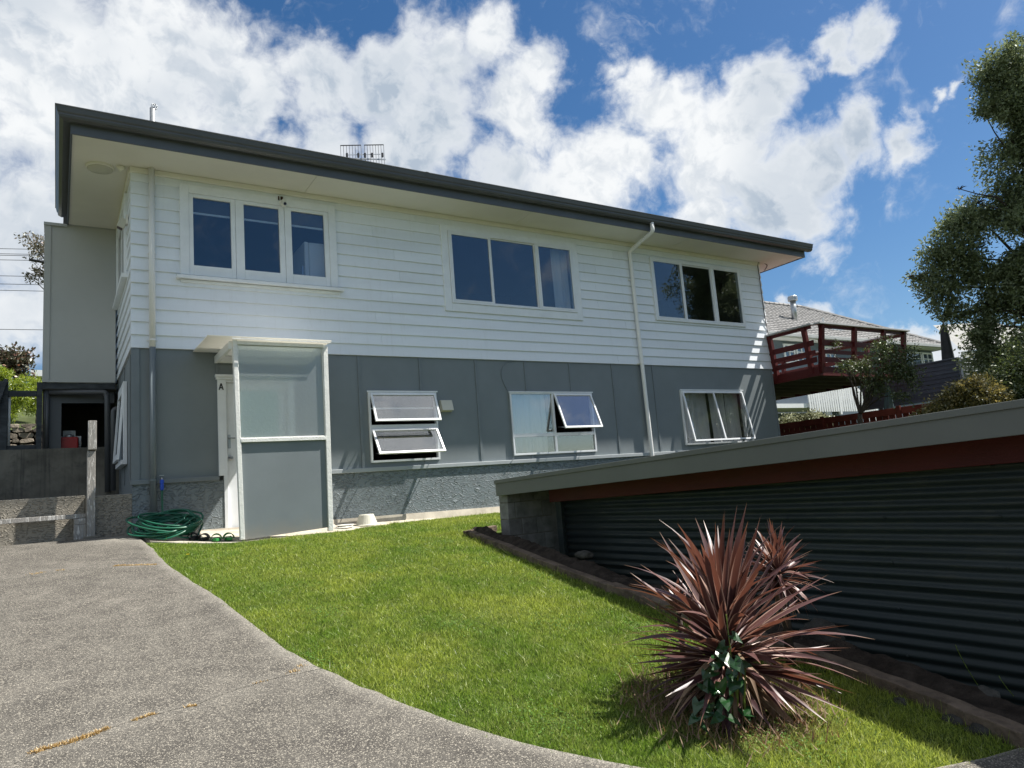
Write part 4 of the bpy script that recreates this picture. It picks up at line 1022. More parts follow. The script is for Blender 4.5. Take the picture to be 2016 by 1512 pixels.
# ---- porch box on the left side (with the space under it)
bxr = thing('side_porch', 'plain pale grey enclosed porch box raised on the left side of the house', 'porch', (-.5, 2.6, 1.1))
mk('wall', B(-.985, -.045, 2.41, 2.44, 2.085, 4.545), 'box', bxr); mk('wall', B(-.985, -.955, 2.441, 5.2, 2.085, 4.545), 'box', bxr)
mk('corner_trim', B(-.99, -.905, 2.395, 2.4095, 2.085, 4.52), 'box', bxr, bevel=.002); mk('bottom_trim', B(-.904, -.05, 2.395, 2.4095, 2.085, 2.125), 'box', bxr, bevel=.002)
mk('roof', MB().box(-1.0, -.04, 2.38, 5.25, 4.5455, 4.5505).box(-1.0, -.70, 2.375, 2.394, 4.505, 4.545), 'box', bxr)
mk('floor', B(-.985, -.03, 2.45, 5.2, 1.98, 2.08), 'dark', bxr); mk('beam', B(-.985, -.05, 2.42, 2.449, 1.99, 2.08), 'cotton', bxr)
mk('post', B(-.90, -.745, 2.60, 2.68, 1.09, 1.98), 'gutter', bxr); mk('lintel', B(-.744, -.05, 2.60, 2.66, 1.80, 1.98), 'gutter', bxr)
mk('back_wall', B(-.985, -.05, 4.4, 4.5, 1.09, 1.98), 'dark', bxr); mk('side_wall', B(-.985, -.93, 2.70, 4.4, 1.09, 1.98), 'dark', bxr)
pipe('waste_pipe', [bend([(-.90, 2.50, 1.95), (-.175, 2.35, 1.93), (-.16, 2.33, 1.85), (-.15, 2.31, .42)])], 'gutter', bxr, .04)
mk('waste_pipe', MB().tube([(-.925, 2.5, 1.98), (-.925, 2.5, 1.1)], .03, 10), 'gutter', bxr, smooth=True)
mk('waste_pipe', MB().tube(bend([(-.02, 1.95, 1.62), (-.10, 1.95, 1.62), (-.10, 1.95, .42)]), .035, 10), 'gutter', bxr, smooth=True)
# walls of the stepped path on the left
wl = solo('retaining_wall', B(-6, .0, 2.36, 2.56, .2, 1.10), 'darkconc', 'dark stained concrete retaining wall below the side porch', 'wall', (-1, 2.4, .3))
solo('retaining_wall', B(-.50, -.0125, -.03, .16, -.3, .305), 'tanstucco', 'tan roughcast stub wall meeting the house corner right of the timber post', 'wall', (-.25, .05, -.2), bevel=.01)
solo('retaining_wall', B(-6.0, -.502, .08, .44, -.4, .325), 'tanstucco', 'tan roughcast wall behind the low timber rail, striped with rail shadows', 'wall', (-2, .3, -.2), bevel=.01)
mk('terrace', B(-6.0, -.0125, .441, 2.359, .1, .30), 'darkconc', kind='structure')
t = thing('timber_rail', 'low weathered white timber rail and tall flaking post at the driveway head', 'railing', (-.45, -.1, -.2))
mk('post', B(-.492, -.405, -.13, -.045, -.2, .832), 'oldpost', t, bevel=.005); mk('post_cap', MB().hexa([(-.484, -.15, .85), (-.395, -.15, .85), (-.395, -.045, .833), (-.484, -.045, .833), (-.484, -.15, 1.195), (-.395, -.15, 1.195), (-.395, -.045, 1.205), (-.484, -.045, 1.205)]), 'oldpost', t, bevel=.004)
mk('rail', MB().hexa([(-3.0, -.06, .055), (-.493, -.06, .055), (-.493, -.02, .055), (-3.0, -.02, .055), (-3.0, -.06, .115), (-.493, -.06, .105), (-.493, -.02, .105), (-3.0, -.02, .115)]), 'oldpost', t, bevel=.004)
mk('block', MB().box(-.62, -.493, -.10, .0, -.2, -.02).box(-.62, -.493, -.095, .0, -.018, .05), 'oldpost', t, bevel=.006)
mk('foot', B(-.52, -.37, -.16, -.031, -.205, -.16), 'darkconc', t, bevel=.01)
t = thing('gate_frame', 'grey timber gate frame with leaning brace left of the side porch', 'gate', (-1.2, 2.4, 1.1))
yy = 2.5
mk('post', B(-1.055, -.985, yy - .06, yy + .03, 1.10, 2.09), 'cotton', t, bevel=.005); mk('post', B(-1.50, -1.40, yy - .06, yy + .03, .45, 2.10), 'cotton', t, bevel=.005)
mk('top_rail', B(-1.399, -1.056, yy - .04, yy + .0, 1.88, 1.965), 'cotton', t, bevel=.004); mk('bottom_rail', B(-1.399, -1.056, yy - .04, yy + .0, 1.10, 1.17), 'cotton', t, bevel=.004)
mk('brace', MB().bar((-1.62, yy - .1, 1.4), (-1.42, yy - .1, 2.12), .05, .09, (0, 1, 0)), 'cotton', t, bevel=.004)
mk('pipe', MB().tube([(-1.385, yy + .03, 1.17), (-1.385, yy + .03, 1.93)], .02, 8), 'pvc', t, smooth=True)
t = thing('jerry_can', 'dark red plastic drum standing on the wall under the side porch', 'drum', (-.64, 2.75, 1.1))
mk('body', B(-.755, -.52, 2.70, 2.9, 1.08, 1.30), 'redplastic', t, bevel=.02); mk('lid', MB().lathe([(.06, 0), (.06, .03), (.03, .045)], (-.64, 2.8, 1.30), 18), 'galv', t)
solo('foam_box', MB().frame(-.79, -.48, 1.08, 1.33, .03, 2.93, 3.1), 'poly', 'white foam box behind the red drum under the side porch', 'box', (-.63, 3.0, 1.1), bevel=.004)
solo('carton', B(-.72, -.55, 3.12, 3.3, 1.08, 1.44), 'poly', 'pale carton standing highest behind the red drum', 'box', (-.63, 3.2, 1.1), bevel=.004)

# vent pipe and aerial on the roof
t = thing('roof_vent', 'galvanised vent pipe with cage top on the roof', 'vent pipe', (.40, 1.5, 5.3))
mk('pipe', MB().tube([(.40, 1.5, 5.1), (.40, 1.5, 6.26)], .04, 14), 'galv', t, smooth=True)
m = MB()
for k in range(4):
    a = k * math.pi / 4; m.tube([(.425 + .045 * math.cos(q) * math.cos(a), 1.5 + .045 * math.cos(q) * math.sin(a), 6.29 + .05 * math.sin(q)) for q in [i * math.pi / 8 for i in range(17)]], .004, 5)
mk('cage', m, 'galv', t, smooth=True)
t = thing('aerial', 'television aerial with two wire panels behind the gutter', 'aerial', (4.0, 2, 5.4))
m = MB()
zA = 6.47
for x0_, x1_ in ((3.58, 3.98), (4.05, 4.44)):
    zt_ = at_y(0, 0, 2).z
    for k in range(8):
        x = x0_ + (x1_ - x0_) * k / 7; m.tube([(x, 2, 6.0), (x, 2, 6.52 + .22 * (x - 3.58))], .004, 5)
    m.bar((x0_, 2, 6.52 + .22 * (x0_ - 3.58)), (x1_, 2, 6.52 + .22 * (x1_ - 3.58)), .012, .016)
mk('panel', m, 'black', t)
mk('boom', MB().bar((3.65, 1.9, 6.23), (4.42, 1.9, 6.36), .02, .02).bar((3.65, 1.85, 6.28), (4.30, 1.85, 6.42), .012, .012), 'galv', t)
m = MB()
for x in (3.64, 3.86, 3.99, 4.13, 4.34): m.box(x - .014, x + .014, 1.83, 1.87, 6.23 + .2 * (x - 3.64), 6.31 + .2 * (x - 3.64))
mk('insulator', m, 'black', t); mk('mast', MB().tube([(4.06, 2.0, 5.3), (4.06, 2.0, 6.4)], .02, 8), 'galv', t)

# ------------------------------------------------------------------ the shed (carport) on the right
sh = thing('shed', 'low flat-roofed shed with olive-grey fascia, red beam and dark green corrugated iron wall', 'shed', (4.05, -5, -1.9))
FX = 3.55; sl_ = (.255 - .11) / (8.26 - 2.72)
zr = lambda y: .11 + (-2.72 - y) * sl_
def slant(x0, x1, ya, yb, za, zb_, hh):         # prism running along y with sloping top
    return MB().hexa([(x0, yb, zb_ - hh), (x1, yb, zb_ - hh), (x1, ya, za - hh), (x0, ya, za - hh), (x0, yb, zb_), (x1, yb, zb_), (x1, ya, za), (x0, ya, za)])
YA, YB = -2.72, -10.6
mk('roof', slant(FX + .02, 8.2, YA + .01, YB, zr(YA) - .02, zr(YB) - .02, .03), 'roofmetal', sh)
mk('barge_cap', slant(FX - .012, FX + .04, YA + .012, YB, zr(YA), zr(YB), .042), 'shedgrey', sh, bevel=.003)
mk('fascia', slant(FX, FX + .019, YA, YB, zr(YA) - .04, zr(YB) - .04, .145), 'shedgrey', sh, bevel=.003)
mk('fascia', MB().box(FX + .02, 8.2, YA - .019, YA, -.07, .075), 'shedgrey', sh, bevel=.003)
mk('beam', slant(3.93, 3.98, -3.25, YB, -.02 + .005, .15, .175), 'red', sh, bevel=.003)
pass
mk('rafter_soffit', slant(FX + .02, 3.93, YA, YB, zr(YA) - .055, zr(YB) - .055, .012), 'shedgrey', sh)
mk('corner_post', B(4.0, 4.09, -3.36, -3.26, -1.95, -.12), 'corr', sh, bevel=.004)
# corrugated sheets, horizontal flutes
def corr(y0, y1, z0, z1, dx):
    PIT = .0765; nz = int((z1 - z0) / PIT * 8)
    o = mk('corrugated_sheet', MB().grid(lambda u, v: (4.055 + dx + .0095 * math.sin((z0 + (z1 - z0) * v) / PIT * 2 * math.pi), y0 + (y1 - y0) * u, z0 + (z1 - z0) * v), 8, nz), 'corr', sh, smooth=True)
    s_ = o.modifiers.new('thick', 'SOLIDIFY'); s_.thickness = .002
corr(-10.6, -3.36, -.86, -.05, 0); corr(-10.6, -3.36, -1.95, -.80, .012)
m = MB()
for y in (-4.1, -5.18, -6.3, -7.1, -7.82, -8.7):
    for k in range(5): z = -.0765 * (2 + k * 4) + .0191 * 3; m.lathe([(.009, -.006), (.009, -.012), (.004, -.016)], (4.052, y + random.uniform(-.01, .01), z), 8, 'x')
mk('screws', m, 'corr', sh, kind='stuff')
# concrete block pier
bl = []
z = -.06; row = 0
while z > -1.2:
    zb_ = z - .19
    offs = [3.615, 3.80, 4.0, 4.24] if row % 2 == 0 else [3.615, 3.72, 4.10, 4.24]
    if row == 0: zb_ = z - .10
    for a, b in zip(offs, offs[1:]):
        mk('concrete_block', B(a + .004, b - .004, -2.85 + random.uniform(-.003, .003), -2.66, zb_ + .005, z - .004), 'block', sh, bevel=.005)
    z = zb_; row += 1
mk('mortar', B(3.62, 4.235, -2.842, -2.67, -1.2, -.07), 'darkconc', sh)
mk('rear_wall', B(4.24, 8.1, -2.84, -2.66, -1.95, -.1), 'block', sh); mk('far_wall', B(8.0, 8.1, -10.5, -2.85, -1.95, -.05), 'corr', sh)

# edging, soil bed and rocks
def ribbon(path, w, hh, under=.06, jit=.006):
    m_ = MB(); n_ = len(path)
    for i, (x, y) in enumerate(path):
        d = Vector(path[min(i + 1, n_ - 1)]) - Vector(path[max(i - 1, 0)]); nrm = Vector((-d[1], d[0])).normalized()
        if nrm.x < 0: nrm = -nrm
        z_ = h(x, y); j_ = jit * noise.noise(Vector((x * 6, y * 6, 0)))
        m_.v += [(x + j_, y, z_ - under), (x + j_, y, z_ + hh + j_), (x + nrm.x * w, y + nrm.y * w, z_ + hh + j_), (x + nrm.x * w, y + nrm.y * w, z_ - under)]
    for i in range(n_ - 1):
        for k in range(4):
            a, b = i * 4 + k, i * 4 + (k + 1) % 4; m_.f.append((a, a + 4, b + 4, b))
    m_.f.append((0, 1, 2, 3)); m_.f.append(tuple(range((n_ - 1) * 4, n_ * 4))[::-1]); return m_
kp = smooth_line(KERB, 6, .012)
kerbt = thing('lawn_edging', 'mossy dark timber edging with soil bed between lawn and shed', 'edging', (3.0, -5.5, -.95))
half = 18
mk('edging_timber', ribbon(kp[:half + 1], .085, .065), 'kerb', kerbt, bevel=.006); mk('edging_timber', ribbon([(x - .003, y - .004) for x, y in kp[half:]], .10, .075), 'kerb', kerbt, bevel=.006)
mk('edging_timber', MB().hexa([(3.17, -2.62, -.60), (3.66, -2.50, -.57), (3.66, -2.43, -.57), (3.17, -2.55, -.60), (3.17, -2.62, -.44), (3.66, -2.50, -.42), (3.66, -2.43, -.42), (3.17, -2.55, -.44)]), 'kerb', kerbt, bevel=.006)
def bedP(u, v):
    y = -2.5 - 5.95 * v
    xk = np.interp(-y, [-q[1] for q in KERB], [q[0] for q in KERB]) + .07
    x = xk + (3.62 - xk) * u; z_ = h(xk, y)
    nn = noise.noise(Vector((x * 5, y * 3, 2))) * .05 + noise.noise(Vector((x * 17, y * 15, 2))) * .02
    zz = z_ + .055 + (.07 * math.sin(min(u * 2.6, math.pi)) + nn) * sst(u * 5) - .80 * sst((u - .30) / .40)
    return (x + .02 * nn * 10 * (u > .1), y, zz)
bo = mk('soil_bed', MB().grid(bedP, 24, 160), 'soil', kerbt, smooth=False)
def rockm(c, s, seed):
    m_ = MB()
    def P_(u, v):
        a, b = u * 2 * math.pi, (v - .5) * math.pi; d = Vector((math.cos(a) * math.cos(b), math.sin(a) * math.cos(b), math.sin(b)))
        k = 1 + .35 * noise.noise(d * 1.6 + Vector((seed, 0, 0))) + .12 * noise.noise(d * 5 + Vector((seed, 3, 0)))
        return (c[0] + d.x * s[0] * k, c[1] + d.y * s[1] * k, c[2] + d.z * s[2] * k)
    return m_.grid(P_, 16, 10)
solo('rock', rockm((3.22, -7.08, -1.05), (.10, .13, .09), 1), 'rock', 'grey rock between the red cordyline and the shed wall', 'rock', (3.22, -7.08, -1.1), smooth=True)
solo('rock', rockm((3.2, -8.0, -1.235), (.045, .06, .05), 4), 'rock', 'small pointed rock on the soil bed at the fern foot', 'rock', (3.25, -8.0, -1.2), smooth=True)
solo('rock', rockm((3.32, -4.6, -.66), (.07, .11, .04), 7), 'rock', 'flat brown rock on the soil bed nearest the block pier', 'rock', (3.32, -4.6, -.7), smooth=True)
solo('rock', rockm((3.42, -2.75, -.60), (.20, .08, .10), 9), 'rock', 'lichen-covered rock in the corner beside the block pier', 'rock', (3.45, -2.72, -.6), smooth=True)
for i_, (x, y, s_) in enumerate([(2.93, -7.86, .05), (2.90, -7.98, .06), (2.88, -8.10, .07), (2.90, -7.72, .04)]):
    solo('rock', rockm((x, y, h(x, y) + .0), (s_ * .8, s_, s_ * .55), 20 + i_), 'rock', ['second nearest of the small broken stones under the edging end', 'biggest but one broken stone under the near end of the edging', 'nearest and biggest broken stone under the edging at the frame corner', 'farthest and smallest broken stone under the edging'][i_], 'rock', (x, y, h(x, y)), smooth=True, group='broken stones under the edging')
# ferns against the wall
def frond(name, base, tip, label, w=.022):
    b, t_ = Vector(base), Vector(tip); root = thing(name, label, 'fern', base, 'ferns at the shed wall')
    L_ = (t_ - b).length; mid = (b + t_) / 2 + Vector((-.02, .01, .02)); m_ = MB(); n_ = 16
    stem = [b * (1 - q) ** 2 + mid * 2 * q * (1 - q) + t_ * q * q for q in [i / n_ for i in range(n_ + 1)]]
    mk('stem', MB().tube(stem, .002, 5), 'fern', root)
    side = Vector((.55, -.8, 0)).normalized().cross(Vector((0, 0, 1))); side = Vector((.8, .5, 0)).normalized()
    for i in range(1, n_):
        ww = w * math.sin(math.pi * min(1, .15 + .85 * i / n_)) ** .7
        for s_ in (-1, 1):
            p = stem[i]; q = p + side * s_ * ww + Vector((0, 0, .004)); up = (stem[i] - stem[i - 1]) * .4
            m_.add([p - up, q - up * .3, q + up * .6, p + up], [(0, 1, 2, 3)])
    mk('leaflets', m_, 'fern', root)
frond('fern', (3.40, -7.86, -1.24), (3.30, -7.83, -1.02), 'tallest single fern frond at the shed wall, above the small rock')
frond('fern', (3.42, -8.02, -1.27), (3.39, -7.98, -1.17), 'shortest fern frond, the middle one of three', .016)
frond('fern', (3.40, -8.13, -1.28), (3.40, -8.10, -1.15), 'rightmost fern frond at the frame edge by the shed wall', .02)

# ------------------------------------------------------------------ foliage builders
def leaf_cloud(centres, n, size, mat, name, parent=None, kind=None, aspect=2.6, clump=18, clump_r=.14, droop=0.0, shell=.55, gapseed=0, gap=.0):
    """many leaf-sized rhombi in clumps spread through ellipsoids (cx,cy,cz,rx,ry,rz)"""
    C_ = np.array(centres); vol = C_[:, 3] * C_[:, 4] * C_[:, 5]; nc = max(1, n // clump)
    which = rng.choice(len(C_), nc * 2, p=(vol ** .8) / (vol ** .8).sum())
    d = rng.normal(size=(nc * 2, 3)); d /= np.linalg.norm(d, axis=1)[:, None]
    r = rng.random(nc * 2) ** shell
    bump_ = 1 + .22 * np.sin(d[:, 0] * 7 + which) * np.sin(d[:, 1] * 6 + 1.3) * np.sin(d[:, 2] * 8 + .7 * which)
    P_ = C_[which, :3] + d * C_[which, 3:6] * (r * bump_)[:, None]
    if gap > 0:
        gn = np.array([noise.noise(Vector(p) * gap + Vector((gapseed, 0, 0))) for p in P_]); P_ = P_[gn > -.12]; d = d[gn > -.12]
    P_ = P_[:nc]; d = d[:nc]; nc = len(P_)
    tw = d + rng.normal(size=d.shape) * .6; tw[:, 2] -= droop; tw /= np.linalg.norm(tw, axis=1)[:, None]
    k = np.repeat(np.arange(nc), clump); N = len(k)
    s = rng.uniform(-1, 1, N)[:, None]
    c = P_[k] + tw[k] * s * clump_r * 1.3 + rng.normal(size=(N, 3)) * clump_r * .38
    a = tw[k] * .9 + rng.normal(size=(N, 3)) * .75; a[:, 2] -= droop; a /= np.linalg.norm(a, axis=1)[:, None]
    b = np.cross(a, rng.normal(size=(N, 3))); b /= np.linalg.norm(b, axis=1)[:, None]
    L_ = (size * rng.uniform(.6, 1.3, N))[:, None]; W_ = L_ / aspect
    V_ = np.empty((N, 4, 3)); V_[:, 0] = c; V_[:, 1] = c + a * L_ * .45 + b * W_ * .5; V_[:, 2] = c + a * L_; V_[:, 3] = c + a * L_ * .45 - b * W_ * .5
    V_ = V_.reshape(-1, 3)
    if parent is not None: V_ = V_ - np.array(WPOS[parent.name])
    o = raw_mesh(name, V_, np.arange(N * 4).reshape(-1, 4), mat, kind)
    if parent is not None: o.parent = parent
    return o, P_
def limbs(m, base, targets, r0, seed=0, wig=.12):
    rs = random.Random(seed); base = Vector(base)
    for tgt in targets:
        tgt = Vector(tgt); L_ = (tgt - base).length; n_ = 9; pts = []; rad = []
        for i in range(n_ + 1):
            q = i / n_; p = base.lerp(tgt, q) + Vector((0, 0, L_ * .12 * math.sin(math.pi * q)))
            p += Vector((noise.noise(Vector((q * 3, seed, tgt.x))), noise.noise(Vector((q * 3, seed + 9, tgt.y))), noise.noise(Vector((q * 3, seed + 5, tgt.z))))) * wig * L_ * math.sin(math.pi * q)
            pts.append(p); rad.append(max(r0 * (1 - q) ** .8, r0 * .12))
        m.tube(pts, rad, 7)
    return m
def tree(name, label, cat, base, lobes, n, size, mat, trunk, r0, group=None, seed=0, fork=None, **k):
    root = thing(name, label, cat, base, group)
    fork = Vector(fork or (base[0], base[1], base[2] + trunk)); b = Vector(base)
    m = MB(); pts = [b - Vector((0, 0, .2))] + [b.lerp(fork, q) + Vector((noise.noise(Vector((q * 2, seed, 0))), noise.noise(Vector((q * 2, seed, 7))), 0)) * .25 * r0 * 4 * math.sin(math.pi * q) for q in [i / 5 for i in range(6)]]
    m.tube(pts, [r0 * 1.5] + [r0 * (1.2 - .4 * i / 5) for i in range(6)], 10)
    mk('trunk', m, 'bark', root, smooth=True)
    cl, P_ = leaf_cloud(lobes, n, size, mat, 'crown', root, 'stuff', **k)
    m = MB(); limbs(m, fork, [l[:3] for l in lobes], r0 * .4, seed)
    rs = random.Random(seed)
    for l in lobes:
        c = Vector(l[:3]); tg = [c + Vector((rs.uniform(-1, 1) * l[3] * .55, rs.uniform(-1, 1) * l[4] * .55, rs.uniform(-.5, .7) * l[5] * .55)) for _ in range(7)]
        limbs(m, c, tg, min(r0 * .1, .012), seed + 3, .2)
    mk('branch', m, 'bark', root, smooth=True)
    return root
def lobe(px, py, X, r, rz=None, ry=None):
    p = at_x(px, py, X); return (p.x, p.y, p.z, r, ry or r, rz or r)

# big olive-leaved tree on the right
lobes = [lobe(x - 6, y, 15 + (x - 1900) * .006, r * 1.05) for x, y, r in ((1962, 150, .42), (2010, 130, .55), (1985, 215, .52), (2040, 220, .8), (1945, 225, .26), (1998, 285, .32), (1895, 372, .26), (1930, 400, .44), (1885, 440, .42), (1965, 440, .55), (2010, 385, .42), (1850, 500, .34), (1905, 510, .55),
         (1822, 548, .27), (1800, 545, .15), (1862, 572, .40), (1960, 535, .42), (2025, 500, .75), (1900, 622, .30), (1945, 600, .28), (2012, 622, .55), (1868, 622, .18), (1960, 650, .36), (2010, 680, .5), (1928, 668, .22), (1985, 690, .45), (2030, 760, .75), (1940, 715, .36), (1962, 795, .42), (1905, 765, .22), (2080, 300, 1.2), (2095, 480, 1.4), (2080, 650, 1.2))]
tree('olive_tree', 'tall olive-green leafy tree rising behind the shed at the right edge', 'tree', (16.6, -4.9, -.1), lobes, 165000, .082, 'olive', 1.9, .17, seed=2, clump=16, clump_r=.13, shell=.5, gap=1.3, droop=.12, aspect=2.5)
# low bush spilling over the red fence
lobes = [lobe(1882, 783, 11.9, .22, .15), lobe(1850, 803, 11.8, .20, .12), lobe(1915, 765, 12.0, .27, .18), lobe(1945, 790, 12.0, .3, .22), lobe(1822, 818, 11.7, .14, .07)]
tree('bush', 'rusty yellow-green bush hanging over the red fence', 'bush', (12.3, -3.9, .1), lobes, 15000, .05, 'bushy', .4, .05, seed=5, clump=14, clump_r=.08, aspect=2.0)
lobes = [lobe(1965, 770, 13.2, .55, .5), lobe(2030, 760, 13.0, .7, .6), lobe(1925, 800, 13.2, .4, .3), lobe(2090, 720, 13.5, .9, .8)]
tree('bush', 'dark green bush under the tall tree at the right frame edge', 'bush', (13.8, -4.6, .2), lobes, 42000, .06, 'dkleaf', .5, .06, seed=6, clump=14, clump_r=.1, aspect=2.3)
# small crooked tree in front of the deck
X_ = 12.9
bs = at_x(1690, 848, X_)
lobes = [lobe(1740, 690, X_, .30, .28), lobe(1760, 720, X_, .38, .32), lobe(1790, 740, X_ + .1, .26, .28), lobe(1700, 725, X_, .30, .2), lobe(1670, 715, X_, .22, .12), lobe(1725, 760, X_, .3, .2), lobe(1655, 722, X_ - .1, .13, .07), lobe(1790, 700, X_ + .1, .2, .2), lobe(1640, 678, X_, .14, .08), lobe(1775, 780, X_, .2, .12)]
fk = at_x(1693, 815, X_)
tree('small_tree', 'small crooked tree with sparse dark leaves in front of the red deck', 'tree', (bs.x, bs.y, .35), lobes, 6200, .055, 'dkleafb', .5, .055, seed=8, fork=tuple(fk), clump=9, clump_r=.08, droop=.35, aspect=2.2, shell=.6)
# pale shrub row behind the fence at the house corner
for px_, py_, r_, lb in ((1555, 835, .32, 'pale variegated shrub behind the red fence, touching the house corner'), (1598, 828, .30, 'pale variegated shrub behind the red fence, right one of two')):
    p = at_x(px_, py_, 15.6)
    tree('shrub', lb, 'shrub', (p.x, p.y, .5), [(p.x, p.y, p.z, r_ * 1.1, r_, r_ * .8), (p.x + .2, p.y - .2, p.z - .1, r_, r_, r_ * .7)], 5000, .06, 'pale', .3, .03, 'pale shrubs behind the fence', seed=int(px_), clump=10, clump_r=.07, aspect=2.4)

# ------------------------------------------------------------------ red deck
dk = thing('deck', 'raised oxide-red timber deck with slatted railing at the right side of the house', 'deck', (14.5, 2, 1.9))
DX0, DX1, DY0, DY1 = 12.47, 15.75, -1.11, 4.4
mk('fascia_board', B(DX0, DX1, DY0, DY0 + .04, 1.80, 1.99), 'red', dk, bevel=.003); mk('fascia_board', B(DX0, DX0 + .04, DY0 + .041, DY1, 1.80, 1.99), 'red', dk, bevel=.003); mk('fascia_board', B(DX1 - .04, DX1, DY0 + .041, DY1, 1.80, 1.99), 'red', dk, bevel=.003)
for k in range(11): mk('joist', B(DX0 + .041, DX1 - .041, DY0 + .2 + k * .46, DY0 + .245 + k * .46, 1.81, 1.96), 'dark', dk)
nbrd = 36
for k in range(nbrd):
    x = DX0 + .045 + k * (DX1 - DX0 - .09) / nbrd; mk('deck_board', B(x, x + .088, DY0 + .041, DY1, 1.966, 1.992), 'red', dk)
def railrun(a, b, outx, outy):
    a, b = Vector(a), Vector(b)
    for z0_, z1_, o_ in ((2.08, 2.19, .03), (2.255, 2.335, .055), (2.43, 2.545, .08), (2.785, 2.845, .125)):
        zc = (z0_ + z1_) / 2; of = Vector((outx * o_, outy * o_, zc)); mk('rail_board', MB().bar(a + of, b + of, .025, z1_ - z0_), 'red', dk, bevel=.003)
    of = Vector((outx * .13, outy * .13, 2.87)); e = (b - a).normalized() * .06
    mk('rail_cap', MB().bar(a + of - e, b + of + e, .16, .035), 'capwood', dk, bevel=.004)
def post(x, y, outx, outy):
    A = Vector((x, y, 1.87)); Bv = Vector((x + outx * .16, y + outy * .16, 2.85)); mk('railing_post', MB().bar(A, Bv, .09, .09, (outx, outy, 0)), 'red', dk, bevel=.004)
railrun((DX0, DY0 + .0, 0), (DX0, 3.0, 0), -.6, 0); railrun((DX0, DY0, 0), (DX1, DY0, 0), 0, -1); railrun((DX1, DY0, 0), (DX1, 3.4, 0), 1, 0)
for y in (-.93, -.07, .9, 2.0): post(DX0 + .03, y, -.6, 0)
for x in (12.57, 13.72, 14.83, 15.65): post(x, DY0 + .02, 0, -1)
for y in (-.2, 1.0, 2.2): post(DX1 - .02, y, 1, 0)
for x, y in ((15.3, 3.8), (12.9, 3.8)): mk('support_post', B(x, x + .1, y, y + .1, .0, 1.81), 'dark', dk)

# red paling fence
fe = thing('paling_fence', 'low oxide-red paling fence with rails behind the shed roof', 'fence', (15.0, -1, .3))
y = 4.0; 
while y > -9.0:
    mk('paling', B(15.0, 15.018, y, y + .135, .35, 1.02), 'redfence', fe); y -= .155
mk('top_rail', B(14.955, 14.999, -9, 4.1, .95, 1.10), 'redfence', fe, bevel=.004); mk('middle_rail', B(14.965, 14.999, -9, 4.1, .80, .87), 'redfence', fe, bevel=.004)
mk('bottom_rail', B(14.965, 14.999, -9, 4.1, .42, .5), 'redfence', fe)
for y in (2.5, .6, -1.3, -3.2, -5.1): mk('fence_post', B(14.90, 14.954, y, y + .09, .2, 1.13), 'redfence', fe, bevel=.004)

# slate-blue weatherboard fence wall and its white corrugated return
sf = thing('board_fence', 'slate-blue weatherboard fence wall behind the small tree', 'fence', (16.5, 0, 1))
SX = 16.3; zt_ = 2.10; p = at_x(1885, 705, SX); SY = p.y; ztop = p.z
nbd = 9
for k in range(nbd):
    za = ztop - .02 - (k + 1) * .095; P8 = [(SX - .022, SY, za), (SX + .02, SY, za), (SX + .02, SY + 2.35, za), (SX - .022, SY + 2.35, za), (SX - .006, SY, za + .097), (SX + .02, SY, za + .097), (SX + .02, SY + 2.35, za + .097), (SX - .006, SY + 2.35, za + .097)]
    mk('fence_board', MB().hexa(P8), 'slate', sf, bevel=.002)
mk('cap', B(SX - .04, SX + .05, SY - .02, SY + 2.35, ztop - .019, ztop + .02), 'slate', sf, bevel=.003); mk('end_post', B(SX - .03, SX + .06, SY - .04, SY - .021, ztop - .9, ztop), 'slate', sf); mk('post', B(SX + .021, SX + .1, SY + .3, SY + .4, 0, ztop - .02), 'slate', sf); mk('post', B(SX + .021, SX + .1, SY + 1.9, SY + 2.0, 0, ztop - .02), 'slate', sf)
o = solo('corrugated_fence', MB().grid(lambda u, v: (SX + .07 + 3 * u, SY - .01 + .012 * math.sin(v * 2 * math.pi * 7), ztop - .62 * (1 - v)), 2, 84), 'corrwhite', 'pale corrugated steel fence panel beside the slate-blue fence corner', 'fence', (SX + .5, SY, ztop - .6), smooth=True)
sd = o.modifiers.new('thick', 'SOLIDIFY'); sd.thickness = .004

# furled umbrellas
def furled(name, label, base, top, r, mat, n_=10, topr=.35):
    root = thing(name, label, 'umbrella', base); b, t_ = Vector(base), Vector(top); L_ = (t_ - b)
    def P_(u, v):
        a = u * 2 * math.pi; q = v; rr_ = r * (1 - (1 - topr) * q) * (1 + .16 * math.cos(a * n_ / 2)) * (math.sin(math.pi * min(1, (1 - q) * 6) / 2) if q > .8 else 1)
        c = b + L_ * q; return (c.x + rr_ * math.cos(a), c.y + rr_ * math.sin(a), c.z)
    mk('canopy', MB().grid(P_, 40, 14), mat, root, smooth=True); mk('pole', MB().tube([b - Vector((0, 0, .4)), t_ + Vector((0, 0, .03))], .02, 8), 'galv', root); return root
p0 = at_x(1750, 852, 15.5); p1 = at_x(1752, 752, 15.5)
furled('umbrella', 'furled blue-green umbrella with white edge standing behind the small tree', (p0.x, p0.y, p0.z - .1), (p1.x, p1.y + .05, p1.z), .17, 'canvas', 10, .2)
p0 = at_x(1868, 706, 17.0); p1 = at_x(1857, 634, 17.0)
furled('umbrella', 'dark furled umbrella cover standing above the slate-blue fence', (p0.x, p0.y, p0.z - .3), (p1.x, p1.y, p1.z), .15, 'canvasdk', 6, .45)

